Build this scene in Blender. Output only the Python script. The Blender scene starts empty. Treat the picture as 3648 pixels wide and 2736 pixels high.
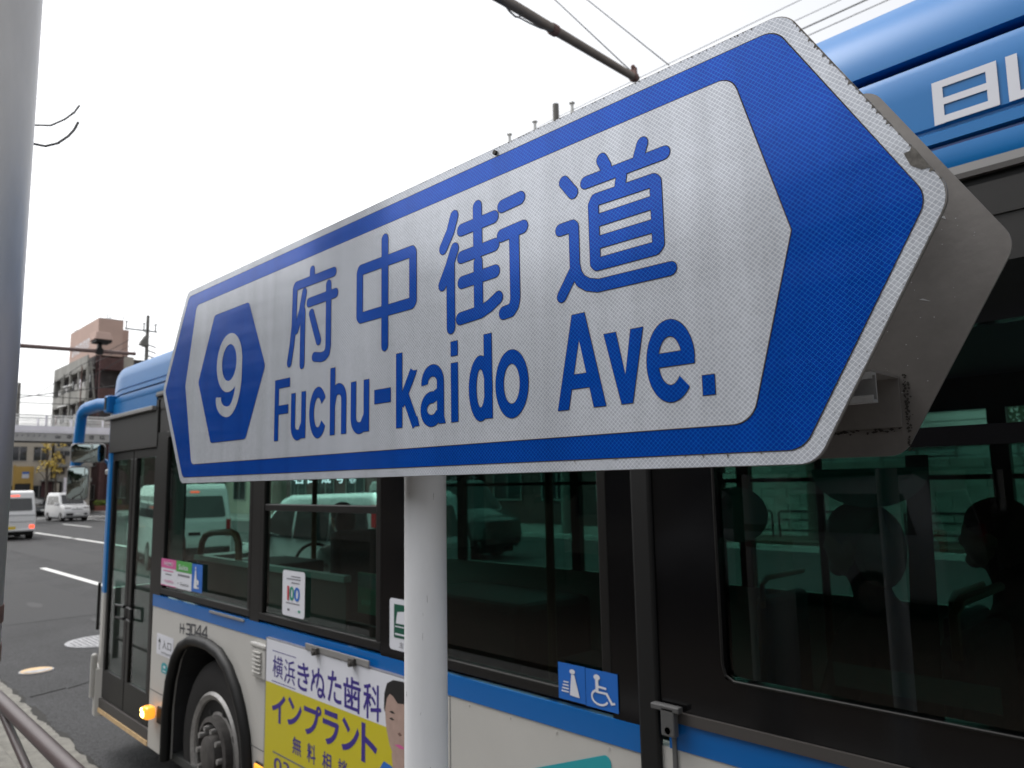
import bpy, bmesh, math, random
from mathutils import Vector, Matrix
from mathutils.geometry import delaunay_2d_cdt
random.seed(7)
PI = math.pi
scn = bpy.context.scene
COL = scn.collection

# ------------------------------------------------------------------ camera, sky, sun, exposure
cam = bpy.data.cameras.new('camera')
camo = bpy.data.objects.new('camera', cam)
COL.objects.link(camo)
R_ = (0.72499496, -0.68849211, -0.01899800)
U_ = (-0.07532308, -0.10667395, 0.99143689)
F_ = (0.68462307, 0.71735576, 0.12919742)
camo.matrix_world = Matrix(((R_[0], U_[0], -F_[0], 0.0), (R_[1], U_[1], -F_[1], 0.0), (R_[2], U_[2], -F_[2], 1.89), (0, 0, 0, 1)))
cam.sensor_width = 36.0
cam.lens = 26.447
cam.clip_start = 0.05
cam.clip_end = 2000
cam.dof.use_dof = True
cam.dof.focus_distance = 0.88
cam.dof.aperture_fstop = 10.0
scn.camera = camo

world = bpy.data.worlds.new('World')
scn.world = world
world.use_nodes = True
wn = world.node_tree
wn.nodes.clear()
sky = wn.nodes.new('ShaderNodeTexSky')
sky.sky_type = 'NISHITA'
sky.sun_disc = False
SUN_EL, SUN_AZ = math.radians(58), math.radians(-25)
sky.sun_elevation = SUN_EL
sky.sun_rotation = SUN_AZ
sky.air_density = 1.0
sky.dust_density = 4.0
sky.ozone_density = 1.0
hsv = wn.nodes.new('ShaderNodeHueSaturation')
hsv.inputs['Saturation'].default_value = 0.12
bg = wn.nodes.new('ShaderNodeBackground')
bg.inputs['Strength'].default_value = 0.15
wo = wn.nodes.new('ShaderNodeOutputWorld')
wn.links.new(sky.outputs[0], hsv.inputs['Color'])
wn.links.new(hsv.outputs[0], bg.inputs['Color'])
wn.links.new(bg.outputs[0], wo.inputs['Surface'])

sun = bpy.data.lights.new('sun', 'SUN')
sun.energy = 0.5
sun.angle = math.radians(40)
sun.color = (1.0, 0.97, 0.93)
suno = bpy.data.objects.new('sun', sun)
COL.objects.link(suno)
sd = Vector((math.sin(SUN_AZ) * math.cos(SUN_EL), math.cos(SUN_AZ) * math.cos(SUN_EL), math.sin(SUN_EL)))
suno.rotation_euler = sd.to_track_quat('Z', 'Y').to_euler()
suno.location = (0, 0, 30)

scn.view_settings.view_transform = 'Standard'
scn.view_settings.look = 'None'
scn.view_settings.exposure = 1.0
scn.view_settings.gamma = 1.0
scn.view_settings.use_curve_mapping = False
scn.cycles.max_bounces = 10
scn.cycles.transparent_max_bounces = 24
scn.cycles.caustics_reflective = False
scn.cycles.caustics_refractive = False
scn.cycles.sample_clamp_indirect = 6.0

# ------------------------------------------------------------------ materials
def mat(name, col, rough=0.5, metal=0.0, spec=0.5, var=0.0, vscale=8.0, bump=0.0, bscale=60.0, coat=0.0, streak=0.0, col2=None, emit=None, estr=0.0, bdist=0.002):
    m = bpy.data.materials.new(name)
    m.use_nodes = True
    nt = m.node_tree
    b = nt.nodes['Principled BSDF']
    b.inputs['Base Color'].default_value = (*col, 1)
    b.inputs['Roughness'].default_value = rough
    b.inputs['Metallic'].default_value = metal
    b.inputs['Specular IOR Level'].default_value = spec
    b.inputs['Coat Weight'].default_value = coat
    b.inputs['Coat Roughness'].default_value = 0.05
    if emit:
        b.inputs['Emission Color'].default_value = (*emit, 1)
        b.inputs['Emission Strength'].default_value = estr
    tc = nt.nodes.new('ShaderNodeTexCoord')
    if var > 0 or col2:
        mp = nt.nodes.new('ShaderNodeMapping')
        mp.inputs['Scale'].default_value = (1, 1, 0.25) if streak else (1, 1, 1)
        nt.links.new(tc.outputs['Object'], mp.inputs['Vector'])
        nz = nt.nodes.new('ShaderNodeTexNoise')
        nz.inputs['Scale'].default_value = vscale
        nz.inputs['Detail'].default_value = 7
        nz.inputs['Roughness'].default_value = 0.65
        nt.links.new(mp.outputs[0], nz.inputs['Vector'])
        rp = nt.nodes.new('ShaderNodeValToRGB')
        rp.color_ramp.elements[0].position = 0.32
        rp.color_ramp.elements[1].position = 0.7
        c2 = col2 or tuple(min(1, c * (1 + var)) for c in col)
        c1 = col if col2 else tuple(c * (1 - var) for c in col)
        rp.color_ramp.elements[0].color = (*c1, 1)
        rp.color_ramp.elements[1].color = (*c2, 1)
        nt.links.new(nz.outputs['Fac'], rp.inputs['Fac'])
        nt.links.new(rp.outputs[0], b.inputs['Base Color'])
    if bump > 0:
        n2 = nt.nodes.new('ShaderNodeTexNoise')
        n2.inputs['Scale'].default_value = bscale
        n2.inputs['Detail'].default_value = 4
        nt.links.new(tc.outputs['Object'], n2.inputs['Vector'])
        bp = nt.nodes.new('ShaderNodeBump')
        bp.inputs['Strength'].default_value = bump
        bp.inputs['Distance'].default_value = bdist
        nt.links.new(n2.outputs['Fac'], bp.inputs['Height'])
        nt.links.new(bp.outputs[0], b.inputs['Normal'])
    return m

def sheeting(name, cell, line, px=0.0056, pz=0.0052, lw=0.11, metal=0.0):
    """retroreflective film: glossy clear face over a welded diamond lattice"""
    m = bpy.data.materials.new(name)
    m.use_nodes = True
    nt = m.node_tree
    b = nt.nodes['Principled BSDF']
    N = nt.nodes.new
    L = nt.links.new
    tc = N('ShaderNodeTexCoord')
    sx = N('ShaderNodeSeparateXYZ')
    L(tc.outputs['Object'], sx.inputs[0])
    def math_(op, a, c):
        n = N('ShaderNodeMath'); n.operation = op
        for i, v in enumerate((a, c)):
            if v is None: continue
            if isinstance(v, (int, float)): n.inputs[i].default_value = v
            else: L(v, n.inputs[i])
        return n.outputs[0]
    y = math_('DIVIDE', sx.outputs['Y'], px)
    z = math_('DIVIDE', sx.outputs['Z'], pz)
    fs = []
    ids = []
    for op in ('ADD', 'SUBTRACT'):
        s = math_(op, y, z)
        f = math_('FRACT', s, None)
        ids.append(math_('FLOOR', s, None))
        d = math_('ABSOLUTE', math_('SUBTRACT', f, 0.5), None)
        fs.append(math_('GREATER_THAN', d, 0.5 - lw / 2))
    ln = math_('MAXIMUM', fs[0], fs[1])
    wv = N('ShaderNodeTexWhiteNoise'); wv.noise_dimensions = '2D'
    cv = N('ShaderNodeCombineXYZ')
    L(ids[0], cv.inputs[0]); L(ids[1], cv.inputs[1])
    L(cv.outputs[0], wv.inputs['Vector'])
    mr = N('ShaderNodeMapRange')
    mr.inputs['To Min'].default_value = 0.93
    mr.inputs['To Max'].default_value = 1.05
    L(wv.outputs['Value'], mr.inputs['Value'])
    cm = N('ShaderNodeMix'); cm.data_type = 'RGBA'; cm.blend_type = 'MULTIPLY'
    cm.inputs[0].default_value = 1.0
    cm.inputs[6].default_value = (*cell, 1)
    L(mr.outputs[0], cm.inputs[7])
    nz = N('ShaderNodeTexNoise'); nz.inputs['Scale'].default_value = 3.0; nz.inputs['Detail'].default_value = 6
    mp = N('ShaderNodeMapping'); mp.inputs['Scale'].default_value = (1, 1.0, 0.6)
    L(tc.outputs['Object'], mp.inputs['Vector']); L(mp.outputs[0], nz.inputs['Vector'])
    m2 = N('ShaderNodeMapRange'); m2.inputs['To Min'].default_value = 0.84; m2.inputs['To Max'].default_value = 1.1
    L(nz.outputs['Fac'], m2.inputs['Value'])
    mx = N('ShaderNodeMix'); mx.data_type = 'RGBA'
    L(ln, mx.inputs[0]); L(cm.outputs[2], mx.inputs[6]); mx.inputs[7].default_value = (*line, 1)
    m3 = N('ShaderNodeMix'); m3.data_type = 'RGBA'; m3.blend_type = 'MULTIPLY'; m3.inputs[0].default_value = 1.0
    L(mx.outputs[2], m3.inputs[6]); L(m2.outputs[0], m3.inputs[7])
    st = N('ShaderNodeTexNoise'); st.inputs['Scale'].default_value = 26.0; st.inputs['Detail'].default_value = 5
    ms = N('ShaderNodeMapping'); ms.inputs['Scale'].default_value = (1, 1.0, 0.07)
    L(tc.outputs['Object'], ms.inputs['Vector']); L(ms.outputs[0], st.inputs['Vector'])
    r5 = N('ShaderNodeMapRange'); r5.inputs['From Min'].default_value = 0.3; r5.inputs['From Max'].default_value = 0.62; r5.inputs['To Min'].default_value = 0.86; r5.inputs['To Max'].default_value = 1.0
    L(st.outputs['Fac'], r5.inputs['Value'])
    m6 = N('ShaderNodeMix'); m6.data_type = 'RGBA'; m6.blend_type = 'MULTIPLY'; m6.inputs[0].default_value = 1.0
    L(m3.outputs[2], m6.inputs[6]); L(r5.outputs[0], m6.inputs[7])
    L(m6.outputs[2], b.inputs['Base Color'])
    b.inputs['Metallic'].default_value = metal
    # fine scratches and dust in the gloss
    n3 = N('ShaderNodeTexNoise'); n3.inputs['Scale'].default_value = 9.0; n3.inputs['Detail'].default_value = 8
    mp3 = N('ShaderNodeMapping'); mp3.inputs['Scale'].default_value = (1, 0.4, 6.0); mp3.inputs['Rotation'].default_value = (0.25, 0, 0)
    L(tc.outputs['Object'], mp3.inputs['Vector']); L(mp3.outputs[0], n3.inputs['Vector'])
    m4 = N('ShaderNodeMapRange'); m4.inputs['To Min'].default_value = 0.06; m4.inputs['To Max'].default_value = 0.3
    L(n3.outputs['Fac'], m4.inputs['Value']); L(m4.outputs[0], b.inputs['Roughness'])
    bp = N('ShaderNodeBump'); bp.inputs['Strength'].default_value = 0.12; bp.inputs['Distance'].default_value = 0.0003
    L(ln, bp.inputs['Height']); L(bp.outputs[0], b.inputs['Normal'])
    b.inputs['Specular IOR Level'].default_value = 0.3
    return m

def glass(name, tint, ior=1.5, rough=0.0):
    m = bpy.data.materials.new(name)
    m.use_nodes = True
    nt = m.node_tree
    nt.nodes.clear()
    o = nt.nodes.new('ShaderNodeOutputMaterial')
    t = nt.nodes.new('ShaderNodeBsdfTransparent'); t.inputs[0].default_value = (*tint, 1)
    g = nt.nodes.new('ShaderNodeBsdfGlossy'); g.inputs['Roughness'].default_value = rough
    g.inputs[0].default_value = (0.95, 0.97, 0.97, 1)
    fr = nt.nodes.new('ShaderNodeFresnel'); fr.inputs[0].default_value = ior
    ge = nt.nodes.new('ShaderNodeNewGeometry')
    iv = nt.nodes.new('ShaderNodeMath'); iv.operation = 'SUBTRACT'; iv.inputs[0].default_value = 1.0
    ml = nt.nodes.new('ShaderNodeMath'); ml.operation = 'MULTIPLY'
    nt.links.new(ge.outputs['Backfacing'], iv.inputs[1]); nt.links.new(iv.outputs[0], ml.inputs[0]); nt.links.new(fr.outputs[0], ml.inputs[1])
    mx = nt.nodes.new('ShaderNodeMixShader')
    nt.links.new(ml.outputs[0], mx.inputs[0]); nt.links.new(t.outputs[0], mx.inputs[1]); nt.links.new(g.outputs[0], mx.inputs[2])
    nt.links.new(mx.outputs[0], o.inputs[0])
    return m

M = {}
def asphalt():
    m = bpy.data.materials.new('asphalt'); m.use_nodes = True; nt = m.node_tree; b = nt.nodes['Principled BSDF']; N = nt.nodes.new; L = nt.links.new
    b.inputs['Roughness'].default_value = 0.88; b.inputs['Specular IOR Level'].default_value = 0.35
    tc = N('ShaderNodeTexCoord')
    def noise(sc, det, mp=(1, 1, 1)):
        n = N('ShaderNodeTexNoise'); n.inputs['Scale'].default_value = sc; n.inputs['Detail'].default_value = det
        q_ = N('ShaderNodeMapping'); q_.inputs['Scale'].default_value = mp; L(tc.outputs['Object'], q_.inputs['Vector']); L(q_.outputs[0], n.inputs['Vector']); return n.outputs['Fac']
    def rng(v, a, b_, c, d):
        n = N('ShaderNodeMapRange'); n.inputs['From Min'].default_value = a; n.inputs['From Max'].default_value = b_; n.inputs['To Min'].default_value = c; n.inputs['To Max'].default_value = d; L(v, n.inputs['Value']); return n.outputs[0]
    def mul(a, c):
        n = N('ShaderNodeMath'); n.operation = 'MULTIPLY'; L(a, n.inputs[0]); L(c, n.inputs[1]); return n.outputs[0]
    vo = N('ShaderNodeTexVoronoi'); vo.inputs['Scale'].default_value = 95; L(tc.outputs['Object'], vo.inputs['Vector'])
    sp = N('ShaderNodeSeparateColor'); L(vo.outputs['Color'], sp.inputs[0])
    v = mul(mul(rng(sp.outputs[0], 0, 1, 0.55, 1.6), rng(noise(1.1, 6), 0.3, 0.7, 0.82, 1.15)), rng(noise(1.0, 5, (0.9, 0.05, 1)), 0.3, 0.7, 0.80, 1.14))
    mx = N('ShaderNodeMix'); mx.data_type = 'RGBA'; mx.blend_type = 'MULTIPLY'; mx.inputs[0].default_value = 1.0; mx.inputs[6].default_value = (0.036, 0.0362, 0.0375, 1); L(v, mx.inputs[7]); L(mx.outputs[2], b.inputs['Base Color'])
    bp = N('ShaderNodeBump'); bp.inputs['Strength'].default_value = 0.8; bp.inputs['Distance'].default_value = 0.006; L(vo.outputs['Distance'], bp.inputs['Height']); L(bp.outputs[0], b.inputs['Normal'])
    return m
M['asphalt'] = asphalt()
M['patch'] = mat('asphalt patch', (0.026, 0.026, 0.027), 0.9, var=0.2, vscale=30, bump=0.6, bscale=120, bdist=0.005)
M['stain'] = mat('oil stain', (0.018, 0.018, 0.019), 0.75, var=0.3, vscale=15)
M['concrete_pale'] = mat('gutter concrete', (0.165, 0.158, 0.138), 0.9, var=0.3, vscale=9, bump=0.7, bscale=90, bdist=0.004)
M['concrete'] = mat('concrete', (0.36, 0.36, 0.35), 0.9, var=0.15, vscale=3, bump=0.3, bscale=40, streak=1)
M['crack'] = mat('dirt joint', (0.02, 0.019, 0.017), 0.95, var=0.3, vscale=30)
M['paving'] = mat('paving', (0.17, 0.165, 0.16), 0.9, var=0.18, vscale=6, bump=0.3)
M['soil'] = mat('soil', (0.06, 0.045, 0.032), 0.95, var=0.35, vscale=14, bump=0.6, bscale=40)
M['land'] = mat('land', (0.14, 0.14, 0.135), 0.95, var=0.2, vscale=0.3)
M['roadpaint'] = mat('road paint', (0.62, 0.62, 0.60), 0.8, var=0.25, vscale=20, bump=0.3)
M['iron'] = mat('cast iron', (0.30, 0.30, 0.31), 0.6, metal=0.3, var=0.25, vscale=30, bump=0.5)
M['ochre'] = mat('ochre paint', (0.55, 0.38, 0.2), 0.7, var=0.2, vscale=30)
M['sheet_white'] = sheeting('white retroreflective sheet', (0.515, 0.545, 0.605), (0.88, 0.91, 0.96), metal=0.20, lw=0.115)
M['sheet_blue'] = sheeting('blue retroreflective sheet', (0.003, 0.055, 0.42), (0.010, 0.17, 0.66), metal=0.28)
M['edge_dirt'] = mat('dirt at film edges', (0.035, 0.032, 0.028), 0.9, var=0.4, vscale=200)
M['grime'] = mat('grey grime', (0.115, 0.108, 0.098), 0.9, var=0.4, vscale=150)
M['alu'] = mat('weathered aluminium', (0.20, 0.188, 0.178), 0.45, metal=0.5, var=0.14, vscale=14, bump=0.1, bscale=120, spec=0.4)
M['alu_clean'] = mat('aluminium rail', (0.42, 0.42, 0.42), 0.4, metal=0.7, var=0.1, vscale=40)
M['fleck'] = mat('pale scuff', (0.42, 0.42, 0.43), 0.6)
M['rivet'] = mat('dark screw', (0.05, 0.045, 0.04), 0.6, metal=0.5)
M['postwhite'] = mat('white painted post', (0.80, 0.81, 0.83), 0.38, var=0.07, vscale=7, bump=0.04, bscale=120, streak=1)
M['postdirt'] = mat('sticker residue', (0.62, 0.62, 0.61), 0.7, var=0.12, vscale=60)
M['galv'] = mat('galvanised steel', (0.43, 0.415, 0.40), 0.38, metal=0.40, var=0.18, vscale=3.5, bump=0.05, bscale=60, streak=1)
M['rust'] = mat('rusty brown', (0.16, 0.09, 0.075), 0.8, var=0.3, vscale=40)
M['brownpaint'] = mat('brown painted pipe', (0.055, 0.036, 0.036), 0.5, var=0.12, vscale=14, bump=0.05)
M['busblue'] = mat('bus blue', (0.004, 0.145, 0.41), 0.34, coat=0.0, spec=0.4, var=0.05, vscale=2)
M['stripeblue'] = mat('stripe blue', (0.003, 0.105, 0.36), 0.25, coat=0.1, spec=0.35)
M['busbluedark'] = mat('bus groove', (0.004, 0.03, 0.14), 0.4)
M['buswhite'] = mat('bus white', (0.44, 0.43, 0.405), 0.3, coat=0.25, var=0.035, vscale=2.5, bump=0.02, bscale=3, bdist=0.02)
M['black'] = mat('black rubber', (0.006, 0.006, 0.006), 0.55, spec=0.3)
M['blackgloss'] = mat('black gloss panel', (0.004, 0.004, 0.0045), 0.12, spec=0.4)
M['darkpanel'] = mat('dark grey panel', (0.022, 0.021, 0.020), 0.5, var=0.08, vscale=20, spec=0.35)
M['framegrey'] = mat('dark window frame', (0.008, 0.0075, 0.007), 0.4, spec=0.3)
M['greytrim'] = mat('grey trim', (0.26, 0.255, 0.25), 0.4, metal=0.3)
M['browntrim'] = mat('brown grey trim', (0.055, 0.050, 0.047), 0.5, metal=0.1)
M['latchgrey'] = mat('dull latch metal', (0.10, 0.10, 0.10), 0.5, metal=0.3)
M['steel'] = mat('wheel steel', (0.34, 0.33, 0.32), 0.45, metal=0.6, var=0.25, vscale=20)
M['steeldark'] = mat('wheel hub', (0.075, 0.07, 0.067), 0.6, metal=0.4, var=0.3, vscale=25)
M['tyre'] = mat('tyre rubber', (0.008, 0.007, 0.007), 0.85, var=0.2, vscale=20)
M['busglass'] = glass('bus window glass', (0.64, 0.80, 0.75))
M['doorglass'] = glass('door glass', (0.80, 0.91, 0.87))
M['dimviewglass'] = glass('dark bus glass', (0.33, 0.51, 0.465))  # same bus glass, tint darkened to stand in for a dim view behind
M['carglass'] = mat('car glass', (0.012, 0.014, 0.016), 0.05, spec=0.6)
M['mirror'] = mat('mirror', (0.36, 0.42, 0.41), 0.02, metal=1.0)
M['interior'] = mat('bus interior grey', (0.035, 0.037, 0.036), 0.7)
M['interiordark'] = mat('bus interior dark', (0.022, 0.022, 0.024), 0.7)
M['seat'] = mat('seat moquette', (0.030, 0.034, 0.042), 0.9, var=0.3, vscale=40)
M['orange_rail'] = mat('orange brown handrail', (0.16, 0.055, 0.022), 0.4)
M['ledge'] = mat('pale acrylic ledge', (0.22, 0.27, 0.26), 0.3)
M['amber'] = mat('amber lamp', (0.9, 0.35, 0.03), 0.3, emit=(1.0, 0.36, 0.03), estr=0.55)
M['amberhot'] = mat('amber bulb', (1, 0.7, 0.2), 0.3, emit=(1.0, 0.66, 0.2), estr=6.0)
M['reddot'] = mat('red reflector', (0.18, 0.03, 0.02), 0.25)
M['redlamp'] = mat('red lamp lit', (0.8, 0.05, 0.03), 0.3, emit=(1.0, 0.09, 0.04), estr=1.1)
M['taillamp'] = mat('red lamp lens', (0.35, 0.012, 0.018), 0.15)
M['carwhite'] = mat('white car paint', (0.72, 0.72, 0.72), 0.25, coat=0.7)
M['carsilver'] = mat('silver car paint', (0.42, 0.425, 0.44), 0.28, metal=0.4, coat=0.6)
M['carblack'] = mat('dark car paint', (0.02, 0.022, 0.025), 0.2, coat=0.7)
M['chrome'] = mat('chrome', (0.6, 0.6, 0.6), 0.15, metal=1.0)
M['plateyellow'] = mat('yellow plate', (0.72, 0.52, 0.03), 0.5)
M['platewhite'] = mat('white plate', (0.75, 0.76, 0.74), 0.5)
M['platetext'] = mat('plate characters', (0.02, 0.05, 0.03), 0.5)
M['print_white'] = mat('printed white', (0.62, 0.63, 0.68), 0.35)
M['print_yellow'] = mat('printed yellow', (0.50, 0.43, 0.008), 0.35)
M['print_navy'] = mat('printed navy', (0.030, 0.014, 0.20), 0.4)
M['print_grey'] = mat('printed grey', (0.12, 0.12, 0.14), 0.5)
M['print_dark'] = mat('printed dark', (0.035, 0.037, 0.045), 0.5)
M['print_pink'] = mat('printed pink', (0.52, 0.09, 0.26), 0.4)
M['print_green'] = mat('printed green', (0.055, 0.30, 0.05), 0.4)
M['print_dkgreen'] = mat('printed dark green', (0.004, 0.075, 0.045), 0.4)
M['print_blue'] = mat('printed blue', (0.012, 0.12, 0.46), 0.4)
M['print_red'] = mat('printed red', (0.42, 0.02, 0.04), 0.4)
M['print_teal'] = mat('printed teal', (0.015, 0.28, 0.32), 0.4)
M['print_tealgreen'] = mat('printed teal green', (0.01, 0.24, 0.15), 0.4)
M['print_skin'] = mat('printed skin', (0.36, 0.25, 0.21), 0.4, var=0.1, vscale=30)
M['print_hair'] = mat('printed hair', (0.005, 0.0045, 0.005), 0.5)
M['board_edge'] = mat('board edge', (0.24, 0.23, 0.24), 0.4, metal=0.4)
M['dullteal'] = mat('dull teal', (0.022, 0.055, 0.054), 0.6)
M['led'] = mat('led characters', (0.8, 0.85, 0.9), 0.5, emit=(0.8, 0.9, 1.0), estr=0.9)
M['skin'] = mat('skin', (0.42, 0.26, 0.19), 0.55)
M['hair'] = mat('dark hair', (0.020, 0.016, 0.013), 0.6, bump=0.5, bscale=200)
M['hairgrey'] = mat('grey hair', (0.20, 0.19, 0.17), 0.6, bump=0.6, bscale=200)
M['shirt'] = mat('white shirt', (0.62, 0.62, 0.62), 0.8, bump=0.3, bscale=25)
M['coat'] = mat('dark coat', (0.030, 0.026, 0.026), 0.9, var=0.2, vscale=20)
M['tower'] = mat('brown painted wall', (0.46, 0.325, 0.275), 0.9, var=0.06, vscale=0.6)
M['rc_grey'] = mat('weathered grey wall', (0.27, 0.265, 0.245), 0.9, var=0.18, vscale=0.9, streak=1)
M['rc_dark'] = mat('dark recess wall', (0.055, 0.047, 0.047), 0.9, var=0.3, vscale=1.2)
M['maroon'] = mat('maroon steel', (0.085, 0.040, 0.040), 0.7, var=0.3, vscale=2)
M['cream'] = mat('cream wall', (0.42, 0.38, 0.32), 0.9, var=0.1, vscale=1)
M['shopyellow'] = mat('ochre shop front', (0.42, 0.27, 0.07), 0.7, var=0.08, vscale=2)
M['beige'] = mat('beige wall', (0.36, 0.33, 0.29), 0.9, var=0.12, vscale=0.8)
M['maroonwall'] = mat('maroon wall', (0.075, 0.032, 0.033), 0.7, var=0.15, vscale=2)
M['brickred'] = mat('red brick', (0.20, 0.075, 0.055), 0.9, var=0.15, vscale=6)
M['bridgewhite'] = mat('bridge white panel', (0.84, 0.82, 0.88), 0.6, var=0.06, vscale=2, streak=1)
M['bridgegrey'] = mat('bridge grey girder', (0.40, 0.395, 0.385), 0.7, var=0.1, vscale=1.5, streak=1)
M['bridgerail'] = mat('bridge pale railing', (0.74, 0.74, 0.72), 0.6)
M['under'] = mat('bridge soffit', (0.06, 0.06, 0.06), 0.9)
M['bark'] = mat('bark', (0.075, 0.060, 0.048), 0.95, var=0.35, vscale=12, bump=0.8, bscale=20, bdist=0.02, streak=1)
M['leafyellow'] = mat('yellow ginkgo leaf', (0.36, 0.25, 0.02), 0.7, var=0.35, vscale=3)
M['leafgreen'] = mat('green leaf', (0.055, 0.10, 0.028), 0.7, var=0.4, vscale=3)
M['leaflime'] = mat('lime leaf', (0.16, 0.22, 0.03), 0.7, var=0.4, vscale=3)
M['leafdark'] = mat('dark leaf', (0.030, 0.055, 0.022), 0.7, var=0.4, vscale=3)
M['wire'] = mat('wire insulation', (0.03, 0.03, 0.032), 0.6)
M['polegrey'] = mat('concrete pole', (0.15, 0.145, 0.135), 0.85, var=0.1, vscale=4)
M['armbrown'] = mat('bronze painted arm', (0.19, 0.155, 0.125), 0.55, var=0.15, vscale=6)
M['armmaroon'] = mat('brown signal arm', (0.15, 0.10, 0.092), 0.6, var=0.08, vscale=6)
M['insul'] = mat('porcelain', (0.55, 0.55, 0.53), 0.3)
M['siding'] = mat('pale siding', (0.58, 0.59, 0.58), 0.6, var=0.06, vscale=3)
M['block'] = mat('concrete block', (0.34, 0.35, 0.32), 0.9, var=0.16, vscale=4, bump=0.3)
M['window'] = mat('house window', (0.025, 0.03, 0.034), 0.06)
M['rooftile'] = mat('slate roof', (0.075, 0.078, 0.085), 0.7, var=0.15, vscale=5)
M['panelgreen'] = mat('green poster', (0.02, 0.16, 0.08), 0.5)
M['posteryellow'] = mat('yellow poster', (0.5, 0.46, 0.06), 0.5)

# ------------------------------------------------------------------ mesh helpers
class MB:
    def __init__(s): s.v = []; s.f = []
    def add(s, vs, fs):
        b = len(s.v); s.v.extend([tuple(v) for v in vs]); s.f.extend([tuple(b + i for i in f) for f in fs]); return s
    def box(s, x0, x1, y0, y1, z0, z1):
        x0, x1 = sorted((x0, x1)); y0, y1 = sorted((y0, y1)); z0, z1 = sorted((z0, z1))
        return s.add([(x0, y0, z0), (x1, y0, z0), (x1, y1, z0), (x0, y1, z0), (x0, y0, z1), (x1, y0, z1), (x1, y1, z1), (x0, y1, z1)],
                     [(0, 3, 2, 1), (4, 5, 6, 7), (0, 1, 5, 4), (1, 2, 6, 5), (2, 3, 7, 6), (3, 0, 4, 7)])
    def cyl(s, p0, p1, r0, r1=None, n=16, caps=True):
        p0, p1 = Vector(p0), Vector(p1); r1 = r0 if r1 is None else r1
        d = (p1 - p0).normalized(); a = d.orthogonal().normalized(); b = d.cross(a)
        vs = []
        for p, r in ((p0, r0), (p1, r1)):
            for i in range(n):
                t = 2 * PI * i / n; vs.append(p + a * (r * math.cos(t)) + b * (r * math.sin(t)))
        fs = [(i, (i + 1) % n, n + (i + 1) % n, n + i) for i in range(n)]
        if caps: fs += [tuple(range(n - 1, -1, -1)), tuple(range(n, 2 * n))]
        return s.add(vs, fs)
    def tube(s, pts, r, n=8, caps=True):
        pts = [Vector(p) for p in pts]; rs = r if isinstance(r, (list, tuple)) else [r] * len(pts)
        vs = []; prev = None
        for i, p in enumerate(pts):
            d = (pts[min(i + 1, len(pts) - 1)] - pts[max(i - 1, 0)]).normalized()
            a = d.orthogonal().normalized() if prev is None else (prev - d * prev.dot(d)).normalized()
            prev = a; b = d.cross(a)
            for k in range(n):
                t = 2 * PI * k / n; vs.append(p + a * (rs[i] * math.cos(t)) + b * (rs[i] * math.sin(t)))
        fs = [(i * n + k, i * n + (k + 1) % n, (i + 1) * n + (k + 1) % n, (i + 1) * n + k) for i in range(len(pts) - 1) for k in range(n)]
        if caps: fs += [tuple(range(n - 1, -1, -1)), tuple((len(pts) - 1) * n + k for k in range(n))]
        return s.add(vs, fs)
    def prism(s, poly, fn, w0, w1):
        n = len(poly); vs = [fn(u, v, w0) for u, v in poly] + [fn(u, v, w1) for u, v in poly]
        return s.add(vs, [tuple(range(n - 1, -1, -1)), tuple(range(n, 2 * n))] + [(i, (i + 1) % n, n + (i + 1) % n, n + i) for i in range(n)])
    def loft(s, rings, closed=True, caps=True):
        n = len(rings[0]); vs = [p for r in rings for p in r]; fs = []
        for i in range(len(rings) - 1):
            for k in range(n if closed else n - 1):
                fs.append((i * n + k, i * n + (k + 1) % n, (i + 1) * n + (k + 1) % n, (i + 1) * n + k))
        if caps: fs += [tuple(range(n - 1, -1, -1)), tuple((len(rings) - 1) * n + k for k in range(n))]
        return s.add(vs, fs)
    def ball(s, c, r, nu=14, nv=9):
        rx, ry, rz = r if isinstance(r, (list, tuple)) else (r, r, r)
        vs = [(c[0], c[1], c[2] - rz)]
        for j in range(1, nv):
            t = -PI / 2 + PI * j / nv
            for i in range(nu):
                p = 2 * PI * i / nu; vs.append((c[0] + rx * math.cos(t) * math.cos(p), c[1] + ry * math.cos(t) * math.sin(p), c[2] + rz * math.sin(t)))
        vs.append((c[0], c[1], c[2] + rz)); fs = []
        for i in range(nu): fs.append((0, 1 + (i + 1) % nu, 1 + i))
        for j in range(nv - 2):
            for i in range(nu): fs.append((1 + j * nu + i, 1 + j * nu + (i + 1) % nu, 1 + (j + 1) * nu + (i + 1) % nu, 1 + (j + 1) * nu + i))
        t = len(vs) - 1; b = 1 + (nv - 2) * nu
        for i in range(nu): fs.append((b + i, b + (i + 1) % nu, t))
        return s.add(vs, fs)
    def flat(s, poly, fn, w):
        return s.add([fn(u, v, w) for u, v in poly], [tuple(range(len(poly)))])

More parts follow.
